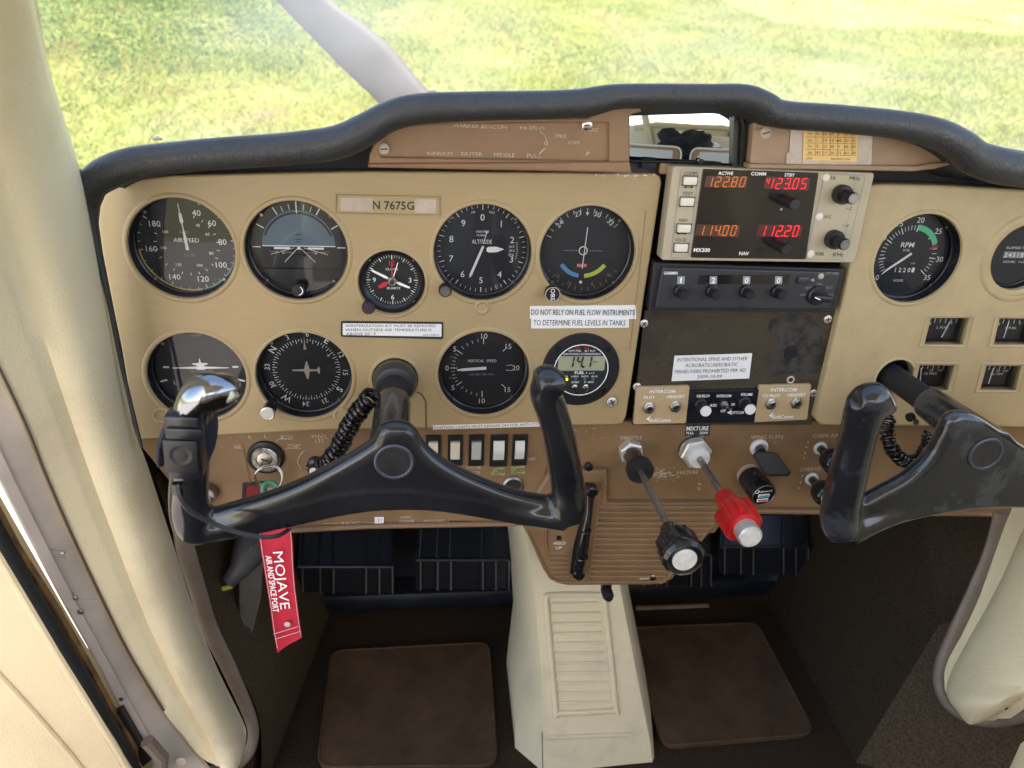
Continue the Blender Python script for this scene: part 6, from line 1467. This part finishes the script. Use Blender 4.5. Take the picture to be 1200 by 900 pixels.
def blade(rows, label):
    mb = MB(); vs = []; fs = []; k = 14
    for (a, b), (c_, d_), th in smoothrows(rows):
        L_, R_ = U(a, b, 1.24), U(c_, d_, 1.24)
        for j in range(k):
            t = 2*PI*j/k; f = .5-.5*math.cos(t); vs.append(L_.lerp(R_, f) + Y_*(-th*math.sin(t)*(.6 if t > PI else 1)*.5 + (.5-f)*.03))
    n = len(vs)//k
    for i in range(n-1):
        for j in range(k): j2 = (j+1) % k; fs.append((i*k+j, i*k+j2, (i+1)*k+j2, (i+1)*k+j))
    fs.append(tuple(reversed(range(k)))); fs.append(tuple(range((n-1)*k, n*k))); mb.add(vs, fs, 'prop')
    T.part('blade', mb, sharp=50)
def smoothrows(r):
    q = smoothpts([(a, b, c_, d_, t) for (a, b), (c_, d_), t in r], 4); return [((p[0], p[1]), (p[2], p[3]), p[4]) for p in q]
UP = [((205,-118),(232,-140),.006),((220,-110),(262,-130),.010),((262,-62),(322,-72),.014),((322,0),(388,0),.018),((362,41),(424,26),.020),((400,80),(459,56),.022),((440,118),(497,100),.026),((500,180),(556,165),.03),((580,260),(630,240),.05),((630,310),(660,285),.06)]
blade(UP, '')
C0 = (648, 300)
blade([((2*C0[0]-c_[0], 2*C0[1]-c_[1]), (2*C0[0]-d_[0], 2*C0[1]-d_[1]), t) for c_, d_, t in UP], '')
mb = MB(); lathe(mb, [(.06,-.06),(.10,.0),(.11,.03),(.08,.12),(.03,.19),(.002,.22)], HB, Y_, 'aircraft_white', 32); T.part('spinner', mb)
# ---------------------------------------------------------------- outside: field, weeds, sky, light
def gh(x, y):
    return .05*np.sin(x*.9+y*.5)+.04*np.sin(x*.37-y*1.1+2)+.03*np.sin(2.3*x+1.7*y)
def fieldmat(name, cols, scale, rough=.9):
    m = bpy.data.materials.new(name); m.use_nodes = True; nt = m.node_tree; N = nt.nodes; L = nt.links; b = N['Principled BSDF']
    b.inputs['Roughness'].default_value = rough; b.inputs['Specular IOR Level'].default_value = .2
    tc = N.new('ShaderNodeTexCoord'); n1 = N.new('ShaderNodeTexNoise'); n1.inputs['Scale'].default_value = scale; n1.inputs['Detail'].default_value = 8; n1.inputs['Roughness'].default_value = .7
    L.new(tc.outputs['Object'], n1.inputs['Vector']); r = N.new('ShaderNodeValToRGB'); L.new(n1.outputs['Fac'], r.inputs[0])
    r.color_ramp.elements[0].position = .32; r.color_ramp.elements[1].position = .68
    r.color_ramp.elements[0].color = (*cols[0], 1); r.color_ramp.elements[1].color = (*cols[-1], 1)
    for i, c in enumerate(cols[1:-1]): e = r.color_ramp.elements.new(.32+.36*(i+1)/(len(cols)-1)); e.color = (*c, 1)
    L.new(r.outputs[0], b.inputs['Base Color']); MATS[name] = m; return m
fieldmat('soil', [(.20,.15,.09),(.22,.20,.08),(.24,.27,.09),(.32,.27,.15)], 1.3)
def leafmat(name, cols):
    m = bpy.data.materials.new(name); m.use_nodes = True; nt = m.node_tree; N = nt.nodes; L = nt.links; b = N['Principled BSDF']
    g = N.new('ShaderNodeNewGeometry'); r = N.new('ShaderNodeValToRGB'); L.new(g.outputs['Random Per Island'], r.inputs[0])
    tc = N.new('ShaderNodeTexCoord'); nz = N.new('ShaderNodeTexNoise'); nz.inputs['Scale'].default_value = .9; L.new(tc.outputs['Object'], nz.inputs['Vector'])
    ad = N.new('ShaderNodeMath'); ad.operation = 'MULTIPLY_ADD'; ad.inputs[1].default_value = .5; L.new(g.outputs['Random Per Island'], ad.inputs[0])
    mr = N.new('ShaderNodeMapRange'); mr.inputs[1].default_value = .3; mr.inputs[2].default_value = .7; mr.inputs[4].default_value = .5; L.new(nz.outputs['Fac'], mr.inputs[0]); L.new(mr.outputs[0], ad.inputs[2]); L.new(ad.outputs[0], r.inputs[0])
    r.color_ramp.elements[0].position = 0; r.color_ramp.elements[1].position = 1; r.color_ramp.elements[0].color = (*cols[0], 1); r.color_ramp.elements[1].color = (*cols[-1], 1)
    for i, c in enumerate(cols[1:-1]): e = r.color_ramp.elements.new((i+1)/(len(cols)-1)); e.color = (*c, 1)
    b.inputs['Roughness'].default_value = .6; b.inputs['Specular IOR Level'].default_value = .3
    tl = N.new('ShaderNodeBsdfTranslucent'); mx = N.new('ShaderNodeMixShader'); mx.inputs[0].default_value = .4
    L.new(r.outputs[0], b.inputs['Base Color']); L.new(r.outputs[0], tl.inputs[0]); L.new(b.outputs[0], mx.inputs[1]); L.new(tl.outputs[0], mx.inputs[2]); L.new(mx.outputs[0], N['Material Output'].inputs['Surface']); MATS[name] = m
leafmat('grass', [(.12,.18,.04),(.21,.27,.07),(.30,.34,.10),(.40,.38,.18)])
leafmat('weeds', [(.022,.060,.030),(.055,.115,.045),(.12,.20,.06),(.22,.29,.09)])
def wmesh(name, v, f, m, kind=None):
    me = bpy.data.meshes.new(name); me.vertices.add(len(v)); me.vertices.foreach_set('co', v.ravel())
    k = f.shape[1]; me.loops.add(f.size); me.loops.foreach_set('vertex_index', f.ravel()); me.polygons.add(len(f)); me.polygons.foreach_set('loop_start', np.arange(0, f.size, k)); me.polygons.foreach_set('loop_total', np.full(len(f), k))
    me.update(); me.materials.append(MATS[m]); o = bpy.data.objects.new(name, me); COL.objects.link(o)
    if kind: o['kind'] = kind
    return o
# ground sheet, finer near the aircraft
xs = np.unique(np.concatenate([np.linspace(-15, 20, 90), np.array([-400,-200,-100,-50,-30,35,60,120,220,400])])); ys = np.unique(np.concatenate([np.linspace(-10, 30, 100), np.array([-400,-150,-60,-25,45,80,160,300,600])]))
gx, gy = np.meshgrid(xs, ys); v = np.stack([gx, gy, gh(gx, gy)-.03], -1).reshape(-1, 3); nx = len(xs)
f = np.array([(j*nx+i, j*nx+i+1, (j+1)*nx+i+1, (j+1)*nx+i) for j in range(len(ys)-1) for i in range(nx-1)])
wmesh('ground', v.astype(np.float32), f, 'soil', 'structure')
def blades(name, n, xr, yr, hmin, hmax, w, m, dens=None, tilt=.5, shape='blade'):
    y = yr[0] + (yr[1]-yr[0])*np.random.rand(n*3)**.8; x = np.random.uniform(-1, 1, n*3)*(.78*y+1.2) + .13*y
    if dens is not None: keep = np.random.rand(n*3) < dens(x, y)
    else: keep = np.ones(n*3, bool)
    x, y = x[keep][:n], y[keep][:n]; n = len(x); z = gh(x, y)-.03; a = np.random.uniform(0, 2*np.pi, n); h = np.random.uniform(hmin, hmax, n)*(0.75+.35*np.sin(x*1.7)*np.sin(y*1.3)); ww = w*np.random.uniform(.6, 1.4, n)*(.6+.05*y)
    dx, dy = np.cos(a)*ww, np.sin(a)*ww; tx, ty = np.random.normal(0, tilt, n)*h, np.random.normal(0, tilt, n)*h
    p0 = np.stack([x-dx, y-dy, z], 1); p1 = np.stack([x+dx, y+dy, z], 1); p2 = np.stack([x+tx+dx*.6, y+ty+dy*.6, z+h*.7], 1); p3 = np.stack([x+tx*1.6, y+ty*1.6, z+h], 1)
    v = np.stack([p0, p1, p2, p3], 1).reshape(-1, 3).astype(np.float32); i = np.arange(n)*4; f = np.stack([i, i+1, i+2, i+3], 1)
    return wmesh(name, v, f, m, 'stuff')
pn = lambda x, y: .5+.5*np.sin(x*1.1+np.sin(y*.8)*2)*np.sin(y*.9+np.sin(x*.7)*1.5)
blades('grass', 300000, (-7, 13), (3.15, 24), .03, .10, .0055, 'grass', lambda x, y: (.35+.65*pn(x, y))*np.where((x > 5.5) & (y > 12.5), .12, 1))
v_ = np.array([(-9,-12,.09),(9,-12,.09),(9,3.1,.09),(-9,3.1,.09)], np.float32)
fieldmat('concrete', [(.36,.35,.33),(.42,.41,.39),(.47,.46,.43)], 3.0, .85)
wmesh('added_pavement', v_, np.array([(0,1,2,3)]), 'concrete', 'structure')  # pale apron added to brighten the door gap and reduce green bounce
# leafy weeds, thicker at the left
def leaves(name, n, m):
    cx = []; 
    K = 620; bx = np.random.uniform(-8, 2.0, K*4); by = np.random.uniform(5.0, 20, K*4)
    pr = np.clip(1.25-(bx+ 3.2-.16*(by-5))*.55, .02, 1)*np.clip((by-5.2)/2.5, 0, 1); k_ = np.random.rand(K*4) < pr; bx, by = bx[k_][:K], by[k_][:K]
    hh = np.random.uniform(.22, .75, len(bx)); P = []
    for x, y, h in zip(bx, by, hh):
        q = int(n/len(bx)); r = h*.75; t = np.random.rand(q, 3)*2-1; ln = np.linalg.norm(t, axis=1); t = t[ln < 1]; P.append(np.stack([x+t[:,0]*r, y+t[:,1]*r, gh(x, y)+h*.5*(1+t[:,2])], 1))
    P = np.concatenate(P); n = len(P); s = np.random.uniform(.009, .022, n); d1 = np.random.normal(0, 1, (n, 3)); d1[:,2] *= .6; d1 /= np.linalg.norm(d1, axis=1)[:,None]; d2 = np.cross(d1, np.random.normal(0, 1, (n, 3))); d2 /= np.linalg.norm(d2, axis=1)[:,None]
    v = np.stack([P-d1*s[:,None], P-d2*(s*.5)[:,None], P+d1*s[:,None], P+d2*(s*.5)[:,None]], 1).reshape(-1, 3).astype(np.float32); i = np.arange(n)*4
    return wmesh(name, v, np.stack([i, i+1, i+2, i+3], 1), m, 'stuff')
leaves('weeds', 200000, 'weeds')

# world and sun
SUN_EL, SUN_AZ = math.radians(44), math.radians(178)      # azimuth clockwise from +Y: the sun stands behind the aircraft
W = bpy.data.worlds.new('World'); S.world = W; W.use_nodes = True; nt = W.node_tree
sky = nt.nodes.new('ShaderNodeTexSky'); sky.sky_type = 'NISHITA'; sky.sun_disc = False; sky.sun_elevation = SUN_EL; sky.sun_rotation = SUN_AZ; sky.air_density = 1.0; sky.dust_density = 1.2; sky.ozone_density = 1.0
bg = nt.nodes['Background']; bg.inputs[1].default_value = .15; nt.links.new(sky.outputs[0], bg.inputs[0])
sl = bpy.data.lights.new('sun', 'SUN'); sl.energy = 3.9; sl.angle = math.radians(.5); sl.color = (1, .95, .86)
so = bpy.data.objects.new('sun', sl); COL.objects.link(so)
sd = Vector((math.sin(SUN_AZ)*math.cos(SUN_EL), math.cos(SUN_AZ)*math.cos(SUN_EL), math.sin(SUN_EL)))
so.rotation_euler = sd.to_track_quat('Z', 'Y').to_euler(); so.location = (0, 0, 10)

# camera
cd = bpy.data.cameras.new('camera'); co = bpy.data.objects.new('camera', cd); COL.objects.link(co); S.camera = co
cd.sensor_fit = 'HORIZONTAL'; cd.sensor_width = 36; cd.lens = F/1200*36; cd.clip_start = .02; cd.clip_end = 2000
Rm = Matrix(((CR.x, CU.x, -CF.x), (CR.y, CU.y, -CF.y), (CR.z, CU.z, -CF.z))).to_4x4()
co.matrix_world = PM @ Matrix.Translation(CAM) @ Rm
cd.dof.use_dof = True; cd.dof.focus_distance = .68; cd.dof.aperture_fstop = 8
S.view_settings.view_transform = 'Standard'; S.view_settings.look = 'None'; S.view_settings.gamma = 1; S.view_settings.exposure = EXPO
S.view_settings.use_white_balance = True; S.view_settings.white_balance_temperature = 7600; S.view_settings.white_balance_tint = 14
S.render.resolution_x = 1024; S.render.resolution_y = 768
S.cycles.max_bounces = 8; S.cycles.diffuse_bounces = 5; S.cycles.transparent_max_bounces = 12; S.cycles.sample_clamp_indirect = 6
